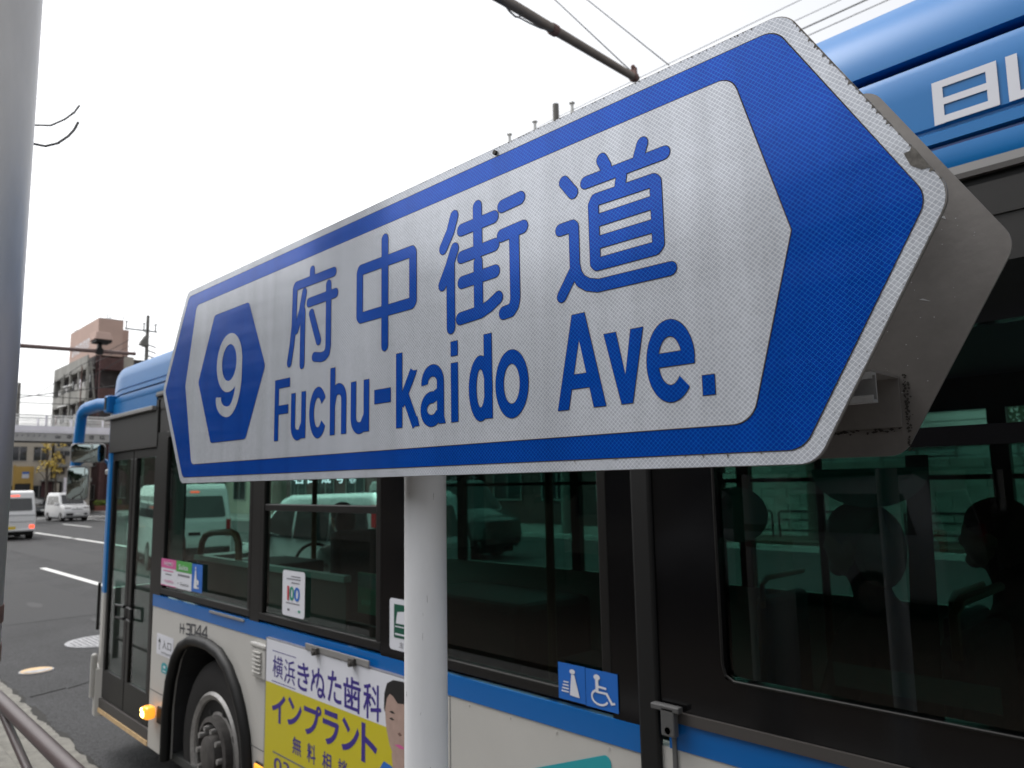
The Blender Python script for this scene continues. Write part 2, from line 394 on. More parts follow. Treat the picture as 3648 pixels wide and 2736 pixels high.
ORG = {}
def build(name, mb, m, parent=None, smooth=False, bevel=0.0, recalc=True):
    o_ = ORG.get(parent.name, Vector()) if parent else Vector()
    me = bpy.data.meshes.new(name)
    me.from_pydata([tuple(Vector(v) - o_) for v in mb.v], [], mb.f)
    if recalc:
        bm = bmesh.new(); bm.from_mesh(me); bmesh.ops.recalc_face_normals(bm, faces=bm.faces); bm.to_mesh(me); bm.free()
    me.materials.append(m)
    ob = bpy.data.objects.new(name, me); COL.objects.link(ob)
    if parent: ob.parent = parent
    ORG[ob.name] = o_
    if smooth:
        for p in me.polygons: p.use_smooth = True
        try: me.set_sharp_from_angle(angle=math.radians(38))
        except Exception: pass
    if bevel:
        md = ob.modifiers.new('bevel', 'BEVEL'); md.width = bevel; md.segments = 2; md.limit_method = 'ANGLE'; md.angle_limit = math.radians(35)
    return ob
def tag(o, label, cat, group=None, kind=None):
    o['label'] = label; o['category'] = cat
    if group: o['group'] = group
    if kind: o['kind'] = kind
    return o
def thing(name, label, cat, loc=(0, 0, 0), group=None, rz=0.0):
    o = bpy.data.objects.new(name, None); COL.objects.link(o); o.location = loc; o.rotation_euler = (0, 0, rz)
    o.empty_display_size = 0.2
    ORG[o.name] = Vector(loc) if rz == 0.0 else Vector()
    return tag(o, label, cat, group)
def struct(name, mb, m, parent=None):
    o = build(name, mb, m, parent)
    if not parent: o['kind'] = 'structure'
    return o

def capsule(p, q, w, n=7):
    p, q = Vector(p), Vector(q); d = (q - p)
    if d.length < 1e-6: d = Vector((1, 0))
    d = d.normalized(); a0 = math.atan2(d.y, d.x)
    out = []
    for i in range(n + 1):
        t = a0 + PI / 2 + PI * i / n; out.append((p.x + w / 2 * math.cos(t), p.y + w / 2 * math.sin(t)))
    for i in range(n + 1):
        t = a0 - PI / 2 + PI * i / n; out.append((q.x + w / 2 * math.cos(t), q.y + w / 2 * math.sin(t)))
    return out
def bar(p, q, w):
    p, q = Vector(p), Vector(q); d = (q - p).normalized(); n = Vector((-d.y, d.x)) * (w / 2)
    return [tuple(p + n), tuple(p - n), tuple(q - n), tuple(q + n)]
def arcband(cx, cy, ro, ri, t0, t1, n=20):
    """quads between an outer and an inner ellipse arc; ro, ri = (rx, ry); degrees"""
    out = []
    for i in range(n):
        a, b = math.radians(t0 + (t1 - t0) * i / n), math.radians(t0 + (t1 - t0) * (i + 1) / n)
        P = lambda r, t: (cx + r[0] * math.cos(t), cy + r[1] * math.sin(t))
        out.append([P(ri, a), P(ro, a), P(ro, b), P(ri, b)])
    return out
def union2d(polys):
    vs, fs = [], []
    for p in polys:
        area = sum(p[i][0] * p[(i + 1) % len(p)][1] - p[(i + 1) % len(p)][0] * p[i][1] for i in range(len(p)))
        q = p if area > 0 else p[::-1]
        b = len(vs); vs.extend(Vector(v) for v in q); fs.append(list(range(b, b + len(q))))
    r = delaunay_2d_cdt(vs, [], fs, 1, 1e-6)
    return [tuple(v) for v in r[0]], [tuple(f) for f, o_ in zip(r[2], r[5]) if len(o_)]
def lay(vf, fn, w, mb=None):
    mb = mb or MB()
    return mb.add([fn(u, v, w) for u, v in vf[0]], vf[1])

_G = {}
def glyph(ch, offset=0.0):
    """outline of one character of Blender's built-in font, scaled to the unit box"""
    key = (ch, offset)
    if key in _G: return _G[key]
    cu = bpy.data.curves.new('glyph', 'FONT'); cu.body = ch; cu.size = 1.0; cu.resolution_u = 3; cu.offset = offset
    ob = bpy.data.objects.new('glyph', cu); COL.objects.link(ob)
    bpy.context.view_layer.update()
    me = bpy.data.meshes.new_from_object(ob.evaluated_get(bpy.context.evaluated_depsgraph_get()))
    vs = [(v.co.x, v.co.y) for v in me.vertices]; fs = [tuple(p.vertices) for p in me.polygons]
    bpy.data.objects.remove(ob); bpy.data.curves.remove(cu); bpy.data.meshes.remove(me)
    if not vs: vs, fs = [(0, 0), (1, 0), (1, 1), (0, 1)], [(0, 1, 2, 3)]
    x0, x1 = min(v[0] for v in vs), max(v[0] for v in vs); y0, y1 = min(v[1] for v in vs), max(v[1] for v in vs)
    vs = [((x - x0) / max(1e-6, x1 - x0), (y - y0) / max(1e-6, y1 - y0)) for x, y in vs]
    _G[key] = (vs, fs); return _G[key]
def put_text(mb, chars, fn, w, offset=0.0):
    for ch, (a0, a1, b0, b1) in chars:
        vs, fs = glyph(ch, offset)
        mb.add([fn(a0 + (a1 - a0) * x, b0 + (b1 - b0) * y, w) for x, y in vs], fs)
    return mb
def line_text(mb, text, fn, w, a0, a1, b0, b1, offset=0.0):
    vs, fs = glyph(text, offset)
    return mb.add([fn(a0 + (a1 - a0) * x, b0 + (b1 - b0) * y, w) for x, y in vs], fs)

# ------------------------------------------------------------------ ground, road, pavement
g = MB(); g.add([(-700, -700, -0.12), (700, -700, -0.12), (700, 900, -0.12), (-700, 900, -0.12)], [(0, 1, 2, 3)])
struct('ground', g, M['land'])
g = MB(); g.box(1.2, 18.6, -60, 240, -0.11, 0.0)
struct('road', g, M['asphalt'])
# concrete gutter with a broken edge against the asphalt
def ragged(x, amp, y0=-6.0, y1=30.0, step=0.045, seed=1):
    rnd = random.Random(seed); out = []; y = y0; d = 0.0
    while y < y1:
        d = 0.75 * d + rnd.uniform(-amp, amp); out.append((x + d, y)); y += step * rnd.uniform(0.6, 1.4)
    return out
e1 = ragged(1.66, 0.014, seed=3); e2 = ragged(1.695, 0.02, seed=5)
def strip(edge, x0, z):
    mb = MB(); vs = []; fs = []
    for x, y in edge: vs += [(x0, y, z), (x, y, z)]
    for i in range(len(edge) - 1): fs.append((2 * i, 2 * i + 1, 2 * i + 3, 2 * i + 2))
    return mb.add(vs, fs)
struct('asphalt_joint', strip(e2, 1.45, 0.004), M['crack'])
struct('gutter', strip(e1, 1.2, 0.009), M['concrete_pale'])
g = MB(); g.box(-30, 1.05, -60, 240, -0.11, 0.11); struct('pavement', g, M['paving'])
kerb = MB(); kerb.box(1.05, 1.2, -60, 240, -0.11, 0.14); kerbo = build('kerb', kerb, M['concrete_pale'], None, bevel=0.012); kerbo['kind'] = 'structure'
g = MB(); g.box(18.75, 60, -60, 240, -0.11, 0.11); struct('far_pavement', g, M['paving'])
g = MB(); g.box(18.6, 18.75, -60, 240, -0.11, 0.14); struct('far_kerb', g, M['concrete'])
g = MB()
for y in range(-60, 120, 10):
    pass
def dashes(mb, x, w, y0, n, length, gap):
    for i in range(n):
        y = y0 + i * (length + gap); mb.add([(x - w / 2, y, 0.006), (x + w / 2, y, 0.006), (x + w / 2, y + length, 0.006), (x - w / 2, y + length, 0.006)], [(0, 1, 2, 3)])
dashes(g, 4.66, 0.15, 11.4, 1, 10.4, 4.0); dashes(g, 4.66, 0.15, 27.5, 9, 6.0, 9.0)
dashes(g, 8.28, 0.17, 24.0, 1, 9.9, 0.3); dashes(g, 8.28, 0.17, 34.3, 1, 6.4, 3); dashes(g, 8.28, 0.12, 44, 8, 6.0, 6)
dashes(g, 11.35, 0.16, 43.5, 1, 5.5, 6.0); dashes(g, 11.35, 0.15, 20, 1, 6, 6); dashes(g, 14.4, 0.15, 50, 3, 7, 6)
dashes(g, 8.28, 0.17, -30, 4, 9, 4)
g.add([(12.0, 60.5, 0.006), (18.4, 60.5, 0.006), (18.4, 61.0, 0.006), (12.0, 61.0, 0.006)], [(0, 1, 2, 3)])
struct('road_marking', g, M['roadpaint'])
g = MB(); rnd = random.Random(12)
def blob(mb, x, y, rx, ry, z=0.0035, n=22):
    mb.add([(x + rx * math.cos(2 * PI * k / n) * rnd.uniform(0.82, 1.12), y + ry * math.sin(2 * PI * k / n) * rnd.uniform(0.82, 1.12), z) for k in range(n)], [tuple(range(n))])
g.add([(2.35, 13.0, 0.003), (3.9, 13.05, 0.003), (3.92, 18.5, 0.003), (2.4, 18.4, 0.003)], [(0, 1, 2, 3)]); g.add([(5.3, 22.0, 0.003), (6.6, 22.0, 0.003), (6.55, 34.0, 0.003), (5.35, 33.8, 0.003)], [(0, 1, 2, 3)])
struct('asphalt_patch', g, M['patch'])
g = MB()
for i in range(9): g.tube([(1.75 + i * 0.32 + rnd.uniform(-.02, .02), 8.35 + i * 0.13 + rnd.uniform(-.05, .05), 0.0005), (1.75 + (i + 1) * 0.32, 8.35 + (i + 1) * 0.13, 0.0005)], 0.006, 5)
struct('asphalt_crack', g, M['crack'])
g = MB()
for x, y, rx, ry in ((3.2, 9.2, 0.10, 0.25), (3.4, 12.4, 0.08, 0.3), (2.6, 8.1, 0.06, 0.12), (3.1, 14.9, 0.1, 0.4)): blob(g, x, y, rx, ry, 0.005)
struct('oil_stain', g, M['stain'])

# manhole covers
def manhole(x, y, r, label, big):
    t = thing('manhole_cover', label, 'manhole cover', (x, y, 0.0))
    f = MB(); f.cyl((x, y, -0.02), (x, y, 0.010), r, n=40); build('frame_ring', f, M['iron'], t)
    p = MB(); p.cyl((x, y, 0.0), (x, y, 0.014), r * 0.9, n=40); build('plate', p, M['iron'] if big else M['ochre'], t)
    if big:
        for i in range(-6, 7):
            h = math.sqrt(max(0.0, 0.75 * r * r - (i * r / 7.5) ** 2))
            for j in range(-4, 5):
                a = j * r / 5
                if abs(a) < h: q = MB(); q.box(x + i * r / 7.5 - 0.012, x + i * r / 7.5 + 0.012, y + a - 0.028, y + a + 0.028, 0.0141, 0.021); build('rib', q, M['iron'], t)
    else:
        q = MB(); q.add([(x + r * 0.8 * math.cos(a), y + r * 0.8 * math.sin(a), 0.0155) for a in [PI + k * PI / 14 for k in range(15)]], [tuple(range(15))]); build('painted_half', q, M['iron'], t)
manhole(3.0, 10.7, 0.42, 'large round ribbed iron manhole cover in the lane beside the bus door', True)
manhole(2.03, 9.5, 0.16, 'small round ochre and white valve cover in the road near the kerb', False)

# ------------------------------------------------------------------ the street name sign
SC = Vector((0.63708502, 1.00252666, 2.11548981))
SU = Vector((0.02565008, -0.99967098, 0)); SN = Vector((-0.99967098, -0.02565008, 0))
def S(a, b, w=0.0): return tuple(SC + SU * a + Vector((0, 0, b)) + SN * w)
sign = thing('road_sign', 'blue and white hexagonal street name sign on a white post, Fuchu-kaido Ave.', 'street sign', (0.735, 0.9755, 0.11))
def rounded(poly, rad, n=7):
    out = []; N = len(poly)
    for i in range(N):
        p, a, c = Vector(poly[i]), Vector(poly[i - 1]), Vector(poly[(i + 1) % N])
        r = rad[i] if isinstance(rad, (list, tuple)) else rad
        d1, d2 = (a - p).normalized(), (c - p).normalized(); half = math.acos(max(-1, min(1, d1.dot(d2)))) / 2
        t = r / math.tan(half); cc = p + (d1 + d2).normalized() * (r / math.sin(half))
        s0, s1 = p + d1 * t - cc, p + d2 * t - cc
        a0 = math.atan2(s0.y, s0.x); a1 = math.atan2(s1.y, s1.x); da = (a1 - a0 + PI) % (2 * PI) - PI
        for k in range(n + 1): out.append((cc.x + r * math.cos(a0 + da * k / n), cc.y + r * math.sin(a0 + da * k / n)))
    return out
HEXO = [(-0.705, 0.215), (0.705, 0.215), (0.8305, 0), (0.705, -0.215), (-0.705, -0.215), (-0.8305, 0)]
RO = [0.028, 0.028, 0.03, 0.028, 0.028, 0.03]
outer = rounded(HEXO, RO)
fp = MB(); fp.prism(outer, S, -0.003, 0.0)
front = build('front_panel', fp, M['alu'], sign)
whitesheet = MB(); whitesheet.flat(rounded([(x * 0.9985, y * 0.997) for x, y in HEXO], RO), S, 0.0004)
build('white_sheeting', whitesheet, M['sheet_white'], front)
HB = [(-0.6935, 0.2015), (0.6935, 0.2015), (0.8115, 0), (0.6935, -0.2015), (-0.6935, -0.2015), (-0.8115, 0)]
RB = [0.022, 0.026, 0.024, 0.026, 0.022, 0.01]
def grow(poly, d):
    return [(x * (1 + d / max(abs(x), 0.2)), y * (1 + d / max(abs(y), 0.05)) if abs(y) > 1e-6 else 0) for x, y in poly]
HW = [(-0.648, 0.1735), (0.646, 0.1735), (0.696, 0.001), (0.646, -0.1745), (-0.648, -0.1745), (-0.695, 0.0)]
RW = [0.016, 0.022, 0.004, 0.026, 0.016, 0.004]
HX = [(-0.5525, 0.1345), (-0.3965, 0.1345), (-0.3235, 0.0), (-0.3965, -0.1335), (-0.5525, -0.1335), (-0.6245, 0.0)]
def filmpiece(name, polys_or_vf, dirt_vf, level, m=None):
    lay_ = lay(polys_or_vf, S, level)
    o = build(name, lay_, m or M['sheet_blue'], front)
    if dirt_vf: build('dirt_outline', lay(dirt_vf, S, level - 0.00015), M['edge_dirt'], front)
    return o
def poly_vf(p): return (list(p), [tuple(range(len(p)))])
filmpiece('blue_arrow_border', poly_vf(rounded(HB, RB)), poly_vf(rounded(grow(HB, 0.0009), RB)), 0.0009)
filmpiece('white_name_field', poly_vf(rounded(HW, RW)), poly_vf(rounded(grow(HW, 0.0009), RW)), 0.0014, M['sheet_white'])
filmpiece('route_hexagon', poly_vf(rounded(HX, 0.012)), poly_vf(rounded(grow(HX, 0.0008), 0.012)), 0.0019)
# route number 9
def nine(ex=0.0):
    x, w, s, t = -0.4755, 0.0575, 0.0245, 0.021
    P = []
    P += arcband(x, 0.0245, (w + ex, 0.0600 + ex), (w - s - ex, 0.0375 - ex), 0, 360, 36)
    P += arcband(x, 0.0100 - 0.012, (w + ex, 0.0835 + ex), (w - s - ex, 0.0625 - ex), -90, 0, 20)
    P += [[(x + w - s - ex, -0.002), (x + w + ex, -0.002), (x + w + ex, 0.0245), (x + w - s - ex, 0.0245)]]
    P += arcband(x, -0.0455, (w + ex, 0.0400 + ex), (w - s - ex, 0.0190 - ex), 180 - 6, 270, 14)
    return union2d(P)
filmpiece('route_number', nine(), None, 0.0024, M['sheet_white'])
KANJI = {
'府': (0.0158, [[(-0.158, 0.1475), (-0.158, 0.1335)], [(-0.0885, 0.130), (-0.213, 0.130), (-0.2165, 0.126), (-0.2185, 0.0592), (-0.2245, 0.025), (-0.2330, -0.0066)], [(-0.1837, 0.113), (-0.1931, 0.0823), (-0.2105, 0.0500)], [(-0.1878, 0.0798), (-0.1883, -0.015)], [(-0.1675, 0.0915), (-0.0825, 0.0925)], [(-0.1040, 0.1114), (-0.1035, 0.0066), (-0.1065, -0.005), (-0.115, -0.0095), (-0.1255, -0.0105), (-0.1470, -0.0070)], [(-0.1587, 0.0708), (-0.1460, 0.0430), (-0.1345, 0.0195)]]),
'中': (0.0168, [[(-0.0110, 0.111), (-0.0085, 0.1152), (0.1245, 0.1152), (0.1272, 0.112), (0.1272, 0.0400), (0.1245, 0.0370), (-0.0080, 0.0370), (-0.0110, 0.0400), (-0.0110, 0.111)], [(0.0570, 0.1505), (0.0572, -0.0166)]]),
'街': (0.0168, [[(0.2207, 0.143), (0.2125, 0.1230), (0.1967, 0.1019)], [(0.2211, 0.0961), (0.2090, 0.0723), (0.1943, 0.0496)], [(0.2120, 0.0730), (0.2120, -0.014)], [(0.2684, 0.1436), (0.2684, 0.0856)], [(0.2355, 0.1190), (0.3003, 0.1205)], [(0.2350, 0.0805), (0.3010, 0.0825)], [(0.2684, 0.066), (0.2684, 0.0030)], [(0.2355, 0.0450), (0.3012, 0.0470)], [(0.2310, -0.0045), (0.2729, -0.0022), (0.2900, 0.0030), (0.3060, 0.0110)], [(0.3160, 0.1305), (0.3490, 0.1325)], [(0.3140, 0.0915), (0.3530, 0.0935)], [(0.3368, 0.0900), (0.3368, 0.0040), (0.3345, -0.0045), (0.3290, -0.0100), (0.3155, -0.0112)]]),
'道': (0.0146, [[(0.4225, 0.1308), (0.4363, 0.1135)], [(0.4804, 0.1404), (0.4863, 0.1290)], [(0.5368, 0.1402), (0.5300, 0.1230)], [(0.4555, 0.1200), (0.5640, 0.1205)], [(0.5071, 0.113), (0.5045, 0.1000)], [(0.4660, 0.0905), (0.4690, 0.0952), (0.5485, 0.0945), (0.5515, 0.0915), (0.5519, 0.0220), (0.5485, 0.0187), (0.4690, 0.0187), (0.4662, 0.0215), (0.4660, 0.0905)], [(0.4664, 0.0700), (0.5500, 0.0700)], [(0.4662, 0.0440), (0.5500, 0.0440)], [(0.4145, 0.0730), (0.4335, 0.0732), (0.4357, 0.0710), (0.4357, 0.0250), (0.4385, 0.0130), (0.4440, 0.0045), (0.4540, -0.0020), (0.4694, -0.0062), (0.5655, -0.0072)], [(0.4345, 0.0190), (0.4142, -0.0085)]]),
}
def strokes(ss, w):
    P = []
    for s in ss:
        for i in range(len(s) - 1): P.append(capsule(s[i], s[i + 1], w))
    return union2d(P)
for ch, (w, ss) in KANJI.items():
    filmpiece('character', strokes(ss, w), strokes(ss, w + 0.0016), 0.0019)
# roman lettering, upright grotesque strokes
BL, XH, CH = -0.1437, -0.0635, -0.0337
def rect(x0, x1, y0, y1): return [(x0, y0), (x1, y0), (x1, y1), (x0, y1)]
def latin(e=0.0):
    P = []; s = 0.0142 + 2 * e; t = 0.0165 + 2 * e
    def R_(x0, x1, y0, y1): P.append(rect(x0 - e, x1 + e, y0 - e, y1 + e))
    def ring(cx, cy, rx, ry, a0=0, a1=360, n=30, st=0.0145, tt=0.0175): P.extend(arcband(cx, cy, (rx + e, ry + e), (rx - st - e, ry - tt - e), a0, a1, n))
    # F
    R_(-0.2830, -0.2685, BL, CH); R_(-0.2830, -0.2290, CH - 0.0155, CH); R_(-0.2830, -0.2335, -0.0965, -0.0812)
    def u(x0, x1):
        m_ = (x0 + x1) / 2
        R_(x0, x0 + 0.0142, -0.121, XH); R_(x1 - 0.0142, x1, BL, XH)
        ring(m_ - 0.0012, -0.121, (x1 - x0) / 2 - 0.0012, 0.0255, 180, 335, 20)
        P.append([(x1 - 0.020, -0.1335), (x1 - 0.0142 + e, -0.1335), (x1 - 0.0142 + e, -0.116), (x1 - 0.0215, -0.126)])
    u(-0.2230, -0.1735); u(-0.0335, 0.0165)
    def c_(x0, x1):
        ring((x0 + x1) / 2, -0.1035, (x1 - x0) / 2, 0.0430, 33, 327, 34)
    c_(-0.1605, -0.1055)
    # h
    R_(-0.0950, -0.0808, BL, CH); R_(-0.0612, -0.0470, BL, -0.086)
    ring(-0.0698, -0.086, 0.0228, 0.0250, 0, 150, 18)
    P.append([(-0.0810, -0.098), (-0.0810, -0.078), (-0.0775, -0.072), (-0.0745, -0.0785)])
    R_(0.0310, 0.0725, -0.1035, -0.0825)      # hyphen
    # k
    R_(0.0865, 0.1010, BL, CH)
    P.append(bar((0.0975, -0.1110), (0.1280, XH + 0.0002), 0.0150 + 2 * e)); P.append(bar((0.1085, -0.0975), (0.1330, BL + 0.0002), 0.0150 + 2 * e))
    P.append([(0.118, XH + e), (0.1365 + e, XH + e), (0.1300, -0.0735), (0.1180, -0.0735)]); P.append([(0.1250 - e, BL - e), (0.1412 + e, BL - e), (0.1370, -0.130), (0.1235, -0.130)])
    # a
    ring(0.1710, -0.0855, 0.0245, 0.0255, 0, 186, 20, 0.0142, 0.0165); R_(0.1813, 0.1955, -0.1330, -0.0855)
    P.append([(0.1813 - e, -0.133), (0.1955, -0.133), (0.1990 + e, BL - e), (0.1850 - e, BL - e)])
    ring(0.1690, -0.1225, 0.0245, 0.0245, 75, 345, 26, 0.0140, 0.0160)
    P.append([(0.1715, -0.1145 - e), (0.1735, -0.0980 + e), (0.1830, -0.0935), (0.1830, -0.1105)])
    # i
    R_(0.2112, 0.2252, BL, XH); R_(0.2112, 0.2252, -0.0535, CH)
    # d
    R_(0.2775, 0.2920, BL, CH); ring(0.2700, -0.1035, 0.0225, 0.0430, 30, 330, 34)
    ring(0.2700, -0.1035, 0.0225, 0.0430, -30, 30, 8, 0.012, 0.0175)
    # o
    ring(0.3275, -0.1035, 0.0290, 0.0430, 0, 360, 44)
    # A
    P.append([(0.4035 - e, BL - e), (0.4200 + e, BL - e), (0.4420, -0.0480), (0.4470 + e, CH + e), (0.4290 - e, CH + e)])
    P.append([(0.4575 - e, BL - e), (0.4745 + e, BL - e), (0.4475 + e, CH + e), (0.4290 - e, CH + e), (0.4345, -0.0480)])
    P.append(rect(0.4180, 0.4600, -0.1205 - e, -0.1040 + e))
    # v
    P.append([(0.4745 - e, XH + e), (0.4910 + e, XH + e), (0.5045, -0.1230), (0.5105 + e, BL - e), (0.4960 - e, BL - e)])
    P.append([(0.5275 + e, XH + e), (0.5115 - e, XH + e), (0.5000, -0.1230), (0.4960 - e, BL - e), (0.5105 + e, BL - e)])
    # e
    ring(0.5595, -0.1040, 0.0290, 0.0432, 0, 318, 40); R_(0.5330, 0.5880, -0.1098, -0.0955)
    R_(0.5960, 0.6095, BL, -0.1240)
    return union2d(P)
filmpiece('roman_lettering', latin(), latin(0.0007), 0.0019)
# dark nicks along the film edge and a bolt hole
gr = MB(); rnd = random.Random(4)
def nick(p, q, n, size, inward):
    p, q = Vector(p), Vector(q); d = (q - p).normalized(); inn = Vector(inward)
    for i in range(n):
        if rnd.random() < 0.15: continue
        c = p + (q - p) * ((i + 0.5 + rnd.uniform(-0.2, 0.2)) / n); k = size * rnd.uniform(0.4, 1.5)
        gr.add([S(*(c - d * k * 0.5), 0.0008), S(*(c + d * k * 0.6), 0.0008), S(*(c + inn * k * 0.9 + d * k * 0.3), 0.0008)], [(0, 1, 2)])
nick((0.712, 0.2025), (0.8235, 0.0120), 44, 0.0030, (-0.86, -0.5))
nick((0.30, 0.2143), (0.68, 0.2143), 85, 0.0016, (0, -1)); nick((-0.2, 0.2143), (0.30, 0.2143), 100, 0.0013, (0, -1))
nick((0.700, -0.2085), (0.8235, -0.0120), 40, 0.0010, (-0.86, 0.5))
c0 = Vector((0.8030, 0.0430))
gr.add([S(c0.x + 0.013, c0.y - 0.019, 0.0009), S(c0.x + 0.0025, c0.y + 0.0005, 0.0009), S(c0.x - 0.0065, c0.y - 0.001, 0.0009), S(c0.x - 0.002, c0.y - 0.013, 0.0009), S(c0.x + 0.006, c0.y - 0.019, 0.0009)], [(0, 1, 2, 3, 4)])
for i in range(7):
    a = rnd.uniform(0.4, 0.66); gr.add([S(a, -0.2019 - rnd.uniform(0, 0.002), 0.0011), S(a + rnd.uniform(0.002, 0.008), -0.2019, 0.0011), S(a + 0.002, -0.2019 - rnd.uniform(0.001, 0.005), 0.0011)], [(0, 1, 2)])
go = build('edge_grime', gr, M['grime'], front, recalc=False); go['kind'] = 'stuff'
bolt = MB(); bolt.cyl(S(0.305, 0.2075, 0.0004), S(0.305, 0.2075, 0.004), 0.0032, n=12); build('screw', bolt, M['rivet'], front)
# back panel, rails, post
def SB(a, b, w=0.0): return S(a - 0.003, b + 0.0102, w - 0.2355)
bp_ = MB(); bp_.prism(outer, SB, -0.003, 0.0); back = build('back_panel', bp_, M['alu'], sign)
fl = MB()
for i in range(70):
    b = rnd.uniform(-0.19, 0.1); a = rnd.uniform(0.60, 0.82 - 0.60 * abs(b)); k = rnd.uniform(0.0002, 0.0009)
    fl.add([SB(a - k, b, 0.0006), SB(a, b - k, 0.0006), SB(a + k * rnd.uniform(0.6, 2), b, 0.0006), SB(a, b + k, 0.0006)], [(0, 1, 2, 3)])
for i in range(9):
    b = rnd.uniform(-0.1, 0.1); a = rnd.uniform(0.62, 0.80 - 0.60 * abs(b)); fl.add([SB(a, b, 0.0006), SB(a + rnd.uniform(0.004, 0.012), b + rnd.uniform(-0.004, 0.006), 0.0006), SB(a + 0.004, b + 0.0006, 0.0006)], [(0, 1, 2)])
build('paint_flecks', fl, M['alu'] if False else M['fleck'], back, recalc=False)['kind'] = 'stuff'
def bb_(fn, a0, a1, b0, b1, w0, w1, m_): m_.add([fn(a0, b0, w0), fn(a1, b0, w0), fn(a1, b1, w0), fn(a0, b1, w0), fn(a0, b0, w1), fn(a1, b0, w1), fn(a1, b1, w1), fn(a0, b1, w1)], [(0, 1, 2, 3), (7, 6, 5, 4), (0, 4, 5, 1), (1, 5, 6, 2), (2, 6, 7, 3), (3, 7, 4, 0)])
def SF(a, b, off=0.0): return S(a, b, -off)
for b in (0.17, -0.116):
    # deep rail on the back panel: wall plate, top flange and a slotted web in front
    br = MB()
    bb_(SF, -0.6, 0.7035, b - 0.057, b, 0.2315, 0.2345, br); bb_(SF, -0.6, 0.7045, b - 0.003, b, 0.1505, 0.2315, br)
    build('stiffener_rail', br, M['alu'], sign)
    br = MB()
    bb_(SF, -0.6, 0.706, b - 0.035, b - 0.0035, 0.1545, 0.1575, br); bb_(SF, -0.6, 0.706, b - 0.0105, b - 0.0035, 0.1435, 0.1465, br); bb_(SF, -0.6, 0.706, b - 0.035, b - 0.0275, 0.1435, 0.1465, br)
    bb_(SF, -0.6, 0.706, b - 0.0065, b - 0.0035, 0.1465, 0.1545, br); bb_(SF, -0.6, 0.706, b - 0.035, b - 0.032, 0.1465, 0.1545, br)
    build('slotted_rail', br, M['alu_clean'], sign)
    br = MB(); bb_(SF, -0.55, 0.66, b - 0.03, b - 0.006, 0.0032, 0.020, br); build('mounting_rail', br, M['alu_clean'], sign)
moss = MB()
for i in range(90):
    a, b = 0.7105 + abs(rnd.gauss(0, 0.0030)), rnd.uniform(-0.215, -0.125); k = rnd.uniform(0.0005, 0.0018)
    moss.add([SB(a - k, b, 0.0009), SB(a + k * 0.4, b - k, 0.0009), SB(a + k, b + k * 0.3, 0.0009), SB(a - k * 0.2, b + k, 0.0009)], [(0, 1, 2, 3)])
for i in range(40):
    a, b = rnd.uniform(0.62, 0.706), -0.1845 - abs(rnd.gauss(0, 0.002)); k = rnd.uniform(0.0005, 0.0016)
    moss.add([SB(a - k * 2, b, 0.0009), SB(a, b - k, 0.0009), SB(a + k * 2, b, 0.0009), SB(a, b + k, 0.0009)], [(0, 1, 2, 3)])
build('dirt_film', moss, M['edge_dirt'], back, recalc=False)['kind'] = 'stuff'
PX, PY = 0.7350, 0.9755
po = MB(); po.cyl((PX, PY, 0.105), (PX, PY, 2.30), 0.0333, n=40, caps=True); build('post', po, M['postwhite'], sign, smooth=True)
for z in (1.99, 2.22):
    cl = MB()
    for dx in (-1, 1): cl.box(PX + dx * 0.0345, PX + dx * 0.039, PY - 0.05, PY + 0.05, z - 0.02, z + 0.02)
    for dy in (-0.042, 0.042): cl.cyl((PX - 0.045, PY + dy, z), (PX + 0.045, PY + dy, z), 0.005, n=8)
    build('post_clamp', cl, M['galv'], sign)
def PC(a, z, dr): return (PX + (0.0333 + dr) * math.cos(a), PY + (0.0333 + dr) * math.sin(a), z)
rnd = random.Random(8); sc_ = MB()
for i in range(14):
    a = math.radians(rnd.uniform(150, 300)); z = rnd.uniform(1.2, 1.9); l_ = rnd.uniform(0.002, 0.012); da = rnd.uniform(-0.03, 0.03); w_ = rnd.uniform(0.006, 0.02)
    sc_.add([PC(a, z, 0.0003), PC(a + w_, z, 0.0003), PC(a + da + w_, z + l_, 0.0003), PC(a + da, z + l_, 0.0003)], [(0, 1, 2, 3)])
build('chipped_paint', sc_, M['edge_dirt'], sign, recalc=False)['kind'] = 'stuff'
fl_ = MB(); fl_.cyl((PX, PY, 0.112), (PX, PY, 0.125), 0.07, n=24); build('base_flange', fl_, M['galv'], sign)

# ------------------------------------------------------------------ near grey pole and brown guard rail
pole = thing('lamp_pole', 'thick grey galvanised steel pole rising in front of the brown guard rail', 'pole', (0.2016, 1.698, 0.11))
p = MB(); p.cyl((0.2016, 1.698, 0.11), (0.2016, 1.698, 7.0), 0.100, 0.098, n=48); build('shaft', p, M['galv'], pole, smooth=True)
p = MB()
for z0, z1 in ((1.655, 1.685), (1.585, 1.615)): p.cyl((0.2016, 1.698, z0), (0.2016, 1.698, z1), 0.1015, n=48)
build('brown_ring', p, M['rust'], pole, smooth=True)  # two thin brown rings round the shaft
rail = thing('guard_rail', 'brown pipe guard rail along the kerb below the grey pole', 'guard rail', (0.8, 3.4, 0.11))
p = MB(); p.tube([(0.8, y, 0.905) for y in (9.0, 4.6, 3.3, 1.4)], 0.0305, 20); build('top_rail', p, M['brownpaint'], rail, smooth=True)
p = MB(); p.tube([(0.8, 4.55, 0.875), (0.8, 4.34, 0.86), (0.8, 3.81, 0.75), (0.8, 2.6, 0.50)], 0.017, 14); build('brace_bar', p, M['brownpaint'], rail, smooth=True)
p = MB(); p.tube([(0.8, 9.0, 0.32), (0.8, 1.4, 0.32)], 0.017, 12); build('lower_rail', p, M['brownpaint'], rail, smooth=True)
